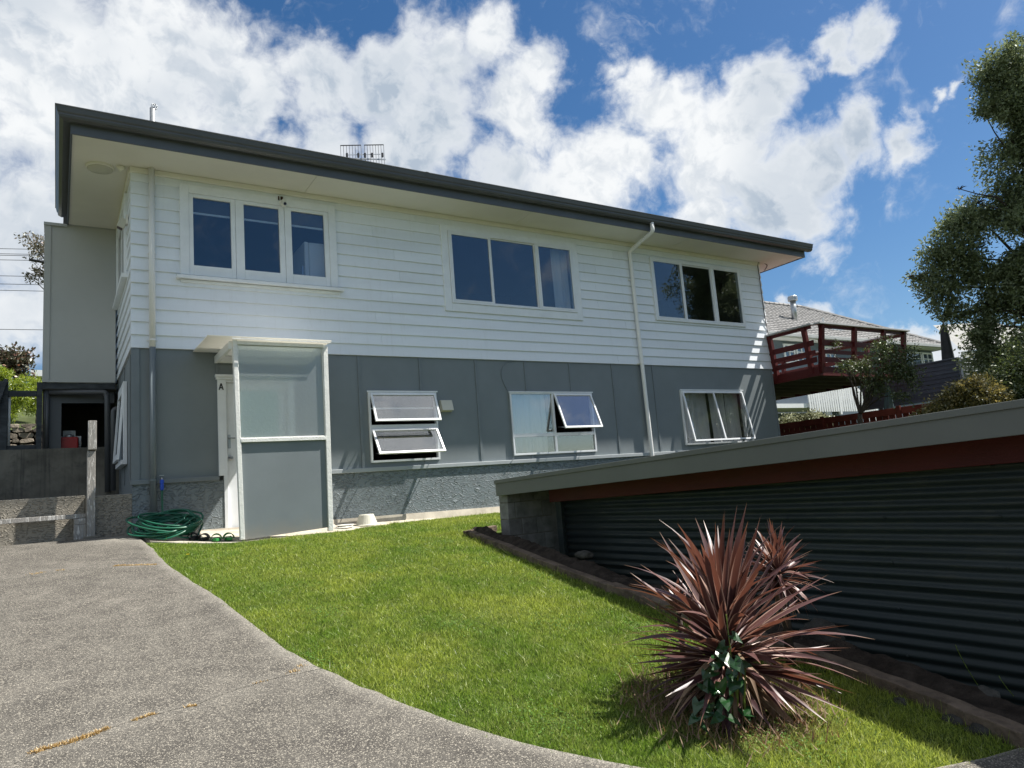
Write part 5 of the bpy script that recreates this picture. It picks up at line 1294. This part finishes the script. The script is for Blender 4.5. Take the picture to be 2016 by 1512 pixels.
# ------------------------------------------------------------------ neighbour's house
NY = 10.0; ez = 5.95
nb_ = thing('neighbour_house', 'neighbouring blue-grey house with pale tiled hip roof behind the deck', 'house', (32, 12, 1.5))
x0_, x1_, yb_ = 14.0, 41.0, 19.0; rgx, rgy, rgz = 34.9, 14.5, 8.85; rgx0 = 20.0
mk('wall', B(x0_ + .6, x1_ - .6, NY + .55, yb_ - .6, .3, ez - .12), 'nbwall', nb_)
mk('soffit', B(x0_, x1_, NY, yb_, ez - .20, ez - .15), 'nbwhite', nb_); mk('gutter', B(x0_ - .05, x1_ + .05, NY - .14, NY, ez - .17, ez + .0), 'capwood', nb_, bevel=.02); mk('gutter', B(x1_, x1_ + .14, NY, yb_, ez - .17, ez + .0), 'capwood', nb_)
roofP = MB().add([(x0_, NY, ez - .03), (x1_, NY, ez - .03), (x1_, yb_, ez - .03), (x0_, yb_, ez - .03), (rgx0, rgy, rgz - .06), (rgx, rgy, rgz - .06)], [(0, 1, 5, 4), (1, 2, 5), (2, 3, 4, 5), (3, 0, 4)])
mk('roof', roofP, 'rooftile', nb_)
# tile courses on the front and right slopes
m = MB(); NR = 17
def tilerow(a0, a1, b0, b1, steps=None):
    """one course of tiles from lower line a0-a1 to upper line b0-b1"""
    a0, a1, b0, b1 = [Vector(q) for q in (a0, a1, b0, b1)]; n_ = max(1, int((a1 - a0).length / .30))
    for i in range(n_):
        p, q = i / n_, (i + .93) / n_; A_, B_, C_, D_ = a0.lerp(a1, p), a0.lerp(a1, q), b0.lerp(b1, q), b0.lerp(b1, p); u = Vector((0, 0, .07)); w_ = Vector((0, 0, .01))
        mid0 = a0.lerp(a1, (p + q) / 2) + u * 1.35; mid1 = b0.lerp(b1, (p + q) / 2) + w_ * 2
        m.add([A_ + u, mid0, B_ + u, C_ + w_, mid1, D_ + w_, A_, B_], [(0, 1, 4, 5), (1, 2, 3, 4), (6, 7, 2, 1, 0)])
E0, E1, E2 = Vector((x0_, NY, ez)), Vector((x1_, NY, ez)), Vector((x1_, yb_, ez)); Rg0, Rg1 = Vector((rgx0, rgy, rgz)), Vector((rgx, rgy, rgz))
for r_ in range(NR):
    p, q = r_ / NR, (r_ + 1) / NR
    tilerow(E0.lerp(Rg0, p), E1.lerp(Rg1, p), E0.lerp(Rg0, q), E1.lerp(Rg1, q)); tilerow(E1.lerp(Rg1, p), E2.lerp(Rg1, p), E1.lerp(Rg1, q), E2.lerp(Rg1, q))
mk('roof_tiles', m, 'rooftile', nb_, kind='stuff')
m = MB()
for A_, B_ in ((E1, Rg1), (Rg0, Rg1)):
    n_ = int((B_ - A_).length / .4)
    for i in range(n_): m.tube([A_.lerp(B_, i / n_) + Vector((0, 0, .05)), A_.lerp(B_, (i + 1) / n_) + Vector((0, 0, .07))], [.12, .09], 6)
mk('ridge_tiles', m, 'rooftile', nb_, kind='stuff')
for xa, xb, za, zb_ in ((27.4, 28.2, 4.7, 5.6), (28.3, 29.1, 4.7, 5.6), (39.3, 40.35, 4.55, 5.6), (37.2, 39.2, 4.3, 5.6), (30.5, 31.3, 3.6, 5.6)):
    wn = mk('window', MB().frame(xa, xb, za, zb_, .09, NY + .5, NY + .549).box((xa + xb) / 2 - .03, (xa + xb) / 2 + .03, NY + .505, NY + .548, za + .09, zb_ - .09).box(xa + .09, xb - .09, NY + .506, NY + .547, zb_ - .38, zb_ - .34), 'nbwhite', nb_)
    mk('pane', B(xa + .09, xb - .09, NY + .53, NY + .54, za + .09, zb_ - .09), 'glassdk', wn)
mk('flue', MB().tube([(30.6, 12, 7.2), (30.68, 12, 8.3)], .14, 12), 'galv', nb_, smooth=True); mk('flue_cap', MB().lathe([(.22, 0), (.24, .02), (.24, .22), (.2, .26)], (30.68, 12, 8.26), 14), 'galv', nb_)
mk('flue', MB().tube([(31.9, 11.3, 6.6), (31.9, 11.3, 7.3)], .05, 8), 'nbwhite', nb_); mk('skylight', B(31.95, 32.9, 10.9, 11.5, 6.5, 6.9), 'galv', nb_)
mk('wall_lamp', MB().lathe([(.02, -.12), (.1, -.08), (.12, 0), (.08, .08)], (36.2, NY + .3, 5.62), 12), 'nbwhite', nb_)
# its white balustrade and steps
bq = thing('balustrade', 'white picket balustrade and stair of the neighbouring house below the red deck', 'balustrade', (28, 9, 1))
BY = 9.0
mk('rail', B(26.4, 30.0, BY - .05, BY, 2.42, 2.56), 'nbwhite', bq); mk('rail', B(26.4, 30.0, BY - .05, BY, 3.34, 3.42), 'nbwhite', bq)
for k in range(22): mk('picket', B(26.42 + k * .165, 26.42 + k * .165 + .10, BY - .09, BY - .051, 2.22, 3.36), 'nbwhite', bq)
for k in range(14):
    x = 30.1 + k * .17; zz = 2.45 - (k + 1) * .13; mk('picket', B(x, x + .10, BY - .09, BY - .051, zz - .2, zz + .95), 'nbwhite', bq)
mk('stair_rail', MB().bar((30.0, BY - .03, 3.38), (32.4, BY - .03, 1.55), .06, .12), 'nbwhite', bq); mk('stringer', MB().bar((30.0, BY - .03, 2.45), (32.4, BY - .03, .62), .06, .2), 'nbwhite', bq)
mk('newel', B(28.55, 28.68, BY - .1, BY, 2.1, 3.45), 'nbwhite', bq); mk('floor', B(20, 30.0, BY, NY + .5, 2.42, 2.6), 'nbwhite', bq); mk('post', B(28.5, 28.8, BY + .1, BY + .3, 1.0, 2.4), 'nbwall', bq)
# second roof further right
nr = thing('neighbour_garage', 'sage-eaved building with grey roof partly hidden behind the tall tree', 'house', (46, 9, 1))
mk('wall', B(41.9, 52, 9.4, 16, .3, 5.2), 'nbwall', nr); mk('fascia', MB().bar((40.4, 9.0, 5.22), (54, 9.0, 6.3), .12, .3), 'beige', nr)
mk('roof', MB().add([(40.3, 8.9, 5.4), (54, 8.9, 6.5), (54, 13, 8.8), (46, 13, 8.1)], [(0, 1, 2, 3)]), 'block', nr)
nr.children[-1].modifiers.new('thick', 'SOLIDIFY').thickness = .12

# ------------------------------------------------------------------ left background
KL = 20.5 / 16.03
def far(x, y, z): return (CAMLOC.x + (x - CAMLOC.x) * KL, y + 4.47, z * KL)
sw = thing('stone_wall', 'dry stone garden wall seen through the grey gate frame', 'wall', far(-1.5, 6.1, 1.4))
q0, q1 = far(-3.4, 6.09, 1.0), far(-.4, 6.4, 1.80)
mk('mortar', B(q0[0], q1[0], q0[1], q1[1], q0[2], q1[2]), 'soil', sw)
z = 1.22; rs = random.Random(4)
while z < 1.84:
    hh = rs.uniform(.055, .10); x = -2.1 - rs.random() * .1
    while x < -.6:
        w_ = rs.uniform(.09, .27); c = (x + w_ / 2, 6.03 + rs.uniform(-.03, .03), z + hh / 2 + rs.uniform(-.012, .012))
        tlt = rs.uniform(-.16, .16); m = MB(); pts = []; nn_ = rs.choice((5, 6, 7)); a0_ = rs.uniform(0, 1)
        for sy in (-.06, .08):
            rs2 = random.Random(int(x * 1000) + int(z * 977))
            for k in range(nn_):
                a = a0_ + 2 * math.pi * (k + rs2.uniform(-.25, .25)) / nn_; sq = rs2.uniform(.9, 1.12)
                pts.append(far(c[0] + math.copysign(abs(math.cos(a)) ** .6, math.cos(a)) * w_ * .52 * sq, c[1] + sy, c[2] + math.copysign(abs(math.sin(a)) ** .6, math.sin(a)) * hh * .52 * sq + tlt * math.cos(a) * hh))
        m.add(pts, [tuple(range(nn_))[::-1], tuple(range(nn_, 2 * nn_))] + [(k, (k + 1) % nn_, nn_ + (k + 1) % nn_, nn_ + k) for k in range(nn_)]); m.f = [f[::-1] for f in m.f]
        mk('stone', m, 'stone', sw, bevel=.008); x += w_ + .01
    z += hh + .006
mk('bank', MB().grid(lambda u, v: (-7 + 7.6 * u, 10.7 + 7 * v, 2.30 + 1.7 * v + .08 * noise.noise(Vector((u * 20, v * 12, 0)))), 40, 20), 'ground', kind='structure')
# lime ferns, dusky shrub, flowering tree, distant house, wires
def L_(px, py, Y, r, rz=None):
    Y2 = {6.8: 11.6, 6.7: 11.5, 6.9: 11.8, 7.2: 12.2, 8.5: 13.8, 9.5: 15.2}[Y]; k_ = (Y2 + 10) / (Y + 10); p = at_y(px, py, Y2); return (p.x, p.y, p.z, r * k_, r * k_, (rz or r) * k_)
tree('fern_clump', 'sunlit lime-green feathery shrub above the stone wall', 'shrub', (-1.77, 11.6, 2.4), [L_(25, 785, 6.8, .16, .35), L_(45, 770, 6.8, .14, .3), L_(20, 815, 6.7, .1, .15), L_(5, 740, 6.9, .15, .15)], 7000, .09, 'lime', .3, .02, seed=11, clump=10, clump_r=.07, aspect=5)
tree('fern_clump', 'lime-green feathery shrub beside the gate post near the porch', 'shrub', (-1.26, 12.2, 2.5), [L_(66, 770, 7.2, .14, .3), L_(60, 800, 7.2, .12, .15)], 3600, .09, 'lime', .3, .02, seed=12, clump=10, clump_r=.07, aspect=5)
tree('shrub', 'dark leafy shrub with reddish flowers left of the side porch', 'shrub', (-2.2, 13.8, 2.9), [L_(20, 710, 8.5, .36, .3), L_(-20, 720, 8.5, .5, .4), L_(52, 705, 8.5, .16, .18), L_(40, 735, 8.5, .25, .25)], 5200, .105, 'dusk', .9, .05, seed=13, clump=8, clump_r=.09, aspect=1.9)
tree('flowering_tree', 'pale flowering tree crown showing past the left edge of the side porch', 'tree', (-.15, 15.2, 3.2), [L_(75, 480, 9.5, .30, .22), L_(50, 465, 9.5, .14, .10), L_(80, 540, 9.5, .26, .18), L_(55, 545, 9.5, .14, .08), L_(130, 510, 9.5, .6, .5), L_(60, 510, 9.5, .16, .08)], 4200, .095, 'silver', 2.4, .09, seed=14, clump=8, clump_r=.09, aspect=2.4)
p = at_y(57, 511, 14); solo('street_lamp', MB().tube([(p.x, 14, p.z), (p.x + .7, 14, p.z - .08)], .04, 8).tube([(p.x + .7, 14, p.z - .08), (p.x + .7, 14, 2.8)], .05, 8), 'black', 'black lamp arm poking out past the flowering tree', 'lamp', (p.x + .7, 14, 2.8), smooth=True)
p0 = at_y(60, 741, 24); p1 = at_y(60, 770, 24)
t = thing('distant_house', 'cream house with pale roof edge far behind the dark shrub', 'house', (p0.x + 3, 26, p1.z))
mk('wall', B(p0.x + .2, p0.x + 9, 24.3, 30, p1.z - 3, p0.z), 'beige', t); mk('roof', MB().hexa([(p0.x, 23.9, p0.z), (p0.x + 9.3, 23.9, p0.z), (p0.x + 9.3, 30.4, p0.z), (p0.x, 30.4, p0.z), (p0.x, 23.9, p0.z + .25), (p0.x + 9.3, 23.9, p0.z + .25), (p0.x + 8, 27, p0.z + .6), (p0.x + 1.2, 27, p0.z + .6)]), 'nbwhite', t)
for i_, (ya, yb2) in enumerate(((484, 487), (494, 497), (497, 500), (506, 509), (537, 541), (553, 557), (565, 570), (645, 643))):
    a, b = at_y(-300, ya, 40), at_y(400, yb2 + 10, 40)
    solo('power_line', MB().tube([a.lerp(b, k / 12) - Vector((0, 0, .5 * math.sin(math.pi * k / 12) * 0)) for k in range(13)], .018, 5), 'black', ['topmost', 'second', 'third', 'fourth', 'fifth', 'sixth', 'seventh', 'lowest, lone'][i_] + ' from the top of the eight power lines left of the side porch', 'power line', tuple(a), group='overhead power lines')

# ------------------------------------------------------------------ cordyline
def leafmesh(name, Ln, W_, droop, fold, twist, mat):
    n_ = 9; vs = []; fs = []
    for i in range(n_ + 1):
        q = i / n_; w_ = W_ * (math.sin(math.pi * min(1, .10 + q * .93)) ** .62) * (1 - q ** 6) * (0.55 + .45 * min(1, q * 4)) + .0006
        yy = Ln * (q - .12 * droop * q ** 2.5); zz = -droop * Ln * q ** 2.3
        tw = twist * q; f_ = fold * (1 - .6 * q)
        for s_ in (-1, 0, 1):
            x = s_ * w_ / 2; zc = abs(s_) * w_ / 2 * f_
            vs.append((x * math.cos(tw) - zc * math.sin(tw), yy, zz + zc * math.cos(tw) + x * math.sin(tw)))
    for i in range(n_):
        for k in range(2):
            a = i * 3 + k; fs.append((a, a + 1, a + 4, a + 3))
    me = bpy.data.meshes.new(name); me.from_pydata(vs, [], fs); me.materials.append(M[mat]); me.polygons.foreach_set('use_smooth', [True] * len(me.polygons)); me.update(); return me
LV = [leafmesh('leaf', 1.0, w_, d_, f_, t_, 'cord') for w_, d_, f_, t_ in ((.056, .02, .7, .1), (.055, .08, .6, -.3), (.07, .05, .8, .2), (.058, .14, .5, .4), (.05, .0, .8, -.1), (.062, .2, .5, -.4), (.052, .42, .5, .5), (.05, .32, .7, -.7))]
DV = [leafmesh('leaf', 1.0, w_, d_, f_, t_, 'deadcord') for w_, d_, f_, t_ in ((.045, .3, .9, .8), (.05, .45, .5, -.9), (.035, .2, 1.0, .4))]
def put_leaf(root, rel, az, el, L__, wscale, meshes, rs):
    me = rs.choice(meshes); o = bpy.data.objects.new('leaf', me); COL.objects.link(o); o.parent = root
    d = Vector((math.cos(az) * math.cos(el), math.sin(az) * math.cos(el), math.sin(el)))
    side = d.cross(Vector((0, 0, 1)));
    if side.length < .01: side = Vector((1, 0, 0))
    side.normalize(); up = side.cross(d).normalized()
    roll = rs.uniform(-.5, .5); s2 = side * math.cos(roll) + up * math.sin(roll); u2 = -side * math.sin(roll) + up * math.cos(roll)
    Rm = Matrix((( s2.x, d.x, u2.x), (s2.y, d.y, u2.y), (s2.z, d.z, u2.z))).to_4x4()
    o.matrix_local = Matrix.Translation(rel) @ Rm @ Matrix.Diagonal((wscale, L__, L__, 1))
    return o
rs = random.Random(21)
cb_ = Vector((2.18, -7.26, h(2.18, -7.26)))
c1_ = thing('cordyline', 'large bronze-red spiky cordyline standing on the lawn', 'cordyline', tuple(cb_))
mk('trunk', MB().tube([cb_ - Vector((0, 0, .05)), cb_ + Vector((.01, .01, .18)), cb_ + Vector((.02, .02, .36))], [.05, .045, .035], 10), 'bark', c1_, smooth=True)
ga = 2.39996
for i in range(150):
    q = i / 150; el = math.radians(-8 + 93 * q ** .95 + rs.uniform(-7, 7)); az = i * ga + rs.uniform(-.3, .3)
    L__ = (.50 + .17 * math.sin(math.pi * (.25 + q * .55)) + rs.uniform(-.10, .06)) * (1.0 if q < .85 else 1.08 if q < .96 else .8)
    L__ *= .78 if q < .12 else .95
    put_leaf(c1_, Vector((rs.uniform(-.02, .02), rs.uniform(-.02, .02), .14 + .24 * q)), az, el, L__, rs.uniform(.60, 1.0), (LV[3:] if q < .45 else LV), rs)
for i in range(46):
    put_leaf(c1_, Vector((rs.uniform(-.02, .02), rs.uniform(-.02, .02), rs.uniform(.16, .24))), rs.uniform(0, 6.28), math.radians(rs.uniform(-22, 14)), rs.uniform(.42, .60), rs.uniform(.5, .85), LV[1:4], rs)
for i in range(110):
    el = math.radians(rs.uniform(-46, 0)); az = rs.uniform(0, 6.28); put_leaf(c1_, Vector((rs.uniform(-.03, .03), rs.uniform(-.03, .03), rs.uniform(.12, .27))), az, el, min(rs.uniform(.28, .56), .26 / max(.2, math.sin(-el) + .12)), rs.uniform(.35, .8), DV, rs)
s_ = sight(1532, 1128); hc = CAMLOC + s_ * 4.25
c2b = Vector((hc.x + .03, hc.y + .02, h(min(hc.x, 2.9), hc.y)))
c2_ = thing('cordyline', 'smaller bronze-red cordyline head on a thin trunk behind the large one', 'cordyline', tuple(c2b))
mk('trunk', MB().tube([c2b - Vector((0, 0, .05)), c2b.lerp(hc, .5) + Vector((.02, 0, 0)), hc], [.03, .024, .02], 8), 'bark', c2_, smooth=True)
for i in range(105):
    q = i / 105; el = math.radians(-32 + 118 * q + rs.uniform(-8, 8)); az = i * ga + rs.uniform(-.3, .3)
    put_leaf(c2_, (hc - c2b) + Vector((0, 0, -.06 + .10 * q)), az, el, rs.uniform(.20, .31), rs.uniform(.40, .62), LV, rs)
for i in range(14): put_leaf(c2_, (hc - c2b) + Vector((0, 0, -.06)), rs.uniform(0, 6.28), math.radians(rs.uniform(-85, -40)), rs.uniform(.16, .28), rs.uniform(.3, .5), DV, rs)
s_ = sight(1335, 1190); hc3 = CAMLOC + s_ * 4.05; c3b = Vector((hc3.x, hc3.y, h(hc3.x, hc3.y)))
c3_ = thing('cordyline', 'young upright bronze-red cordyline shoot at the left rear of the large one', 'cordyline', tuple(c3b))
mk('trunk', MB().tube([c3b - Vector((0, 0, .03)), hc3 - Vector((0, 0, .05))], [.02, .014], 8), 'bark', c3_, smooth=True)
for i in range(22):
    q = i / 22; put_leaf(c3_, (hc3 - c3b) + Vector((0, 0, -.05 + .05 * q)), i * ga, math.radians(25 + 60 * q), rs.uniform(.13, .2), rs.uniform(.4, .6), LV, rs)
# green arum leaves at the foot
ar = thing('arum_plant', 'dark green glossy arum leaves at the foot of the large cordyline', 'plant', (2.0, -7.45, h(2.0, -7.45)))
def arumleaf(c, d, n_, Ln):
    c, d, n_ = Vector(c), Vector(d).normalized(), Vector(n_); s_ = d.cross(n_).normalized(); up = s_.cross(d).normalized()
    out_ = [(-.28, -.30), (-.05, -.42), (.25, -.36), (.6, -.2), (1.0, 0), (.6, .2), (.25, .36), (-.05, .42), (-.28, .30)]
    vs = [c + d * a * Ln + s_ * b * Ln + up * (-.35 * a * a - .25 * abs(b)) * Ln * .4 for a, b in out_]
    mid = [c - up * .01, c + d * .35 * Ln - up * .03 * Ln, c + d * .7 * Ln - up * .1 * Ln]
    m_ = MB(); m_.add([*vs, *mid], [(0, 1, 9), (1, 2, 10, 9), (2, 3, 11, 10), (3, 4, 11), (4, 5, 11), (5, 6, 10, 11), (6, 7, 9, 10), (7, 8, 9)]); return m_
az_cam = math.atan2(-10 + 7.3, -.79 - 2.1)
for i, (px_, py_, dd, L__) in enumerate([(1415, 1290, 3.42, .13), (1445, 1300, 3.40, .12), (1405, 1320, 3.36, .10), (1385, 1345, 3.38, .11), (1420, 1345, 3.32, .11), (1450, 1340, 3.36, .12), (1375, 1380, 3.34, .10), (1430, 1375, 3.30, .11), (1418, 1405, 3.26, .12), (1465, 1395, 3.38, .10), (1395, 1400, 3.34, .09), (1440, 1325, 3.42, .1), (1425, 1270, 3.46, .1), (1370, 1410, 3.30, .08)]):
    c = CAMLOC + sight(px_, py_) * dd; d = Vector((math.cos(az_cam + rs.uniform(-1.2, 1.2)), math.sin(az_cam + rs.uniform(-1.2, 1.2)), rs.uniform(-1.1, -.1)))
    c.z = max(c.z, h(c.x, c.y) + .03)
    mk('leaf', arumleaf(c, d, (math.cos(az_cam) * .6, math.sin(az_cam) * .6, .8), L__ * .72), 'arum', ar)
    c2_l = c + Vector((rs.uniform(-.05, .05), rs.uniform(-.05, .05), rs.uniform(-.05, .05))); c2_l.z = max(c2_l.z, h(c2_l.x, c2_l.y) + .03)
    mk('leaf', arumleaf(c2_l, Vector((rs.uniform(-1, 1), rs.uniform(-1, .2), rs.uniform(-1, .2))), (rs.uniform(-.6, .2), rs.uniform(-.6, 0), .8), L__ * .6), 'arum', ar)
m = MB()
for i in range(9): b_ = Vector((2.02 + rs.uniform(-.05, .05), -7.43 + rs.uniform(-.05, .05), h(2.0, -7.4))); m.tube([b_, b_ + Vector((rs.uniform(-.05, .05), rs.uniform(-.07, .02), rs.uniform(.12, .3)))], .004, 5)
mk('stem', m, 'fern', ar)
b_ = Vector((2.02, -7.42, h(2.0, -7.4))); mk('flower_stem', MB().tube([b_, b_ + Vector((.0, .0, .5))], .003, 5), 'fern', ar)
# leaf litter and fallen bark around the plant
tufts('leaf_litter', [(2.12 + .45 * math.cos(a) * r_, -7.25 + .42 * math.sin(a) * r_, .07, .07, 26) for a in [i * .35 for i in range(18)] for r_ in (.45, .8, 1.05)], 'deadcord', 'dry brown fallen leaves and dead grass around the large cordyline', 'leaf litter', .07, 100)
for o in list(bpy.data.objects):
    if '_w' in o: del o['_w']
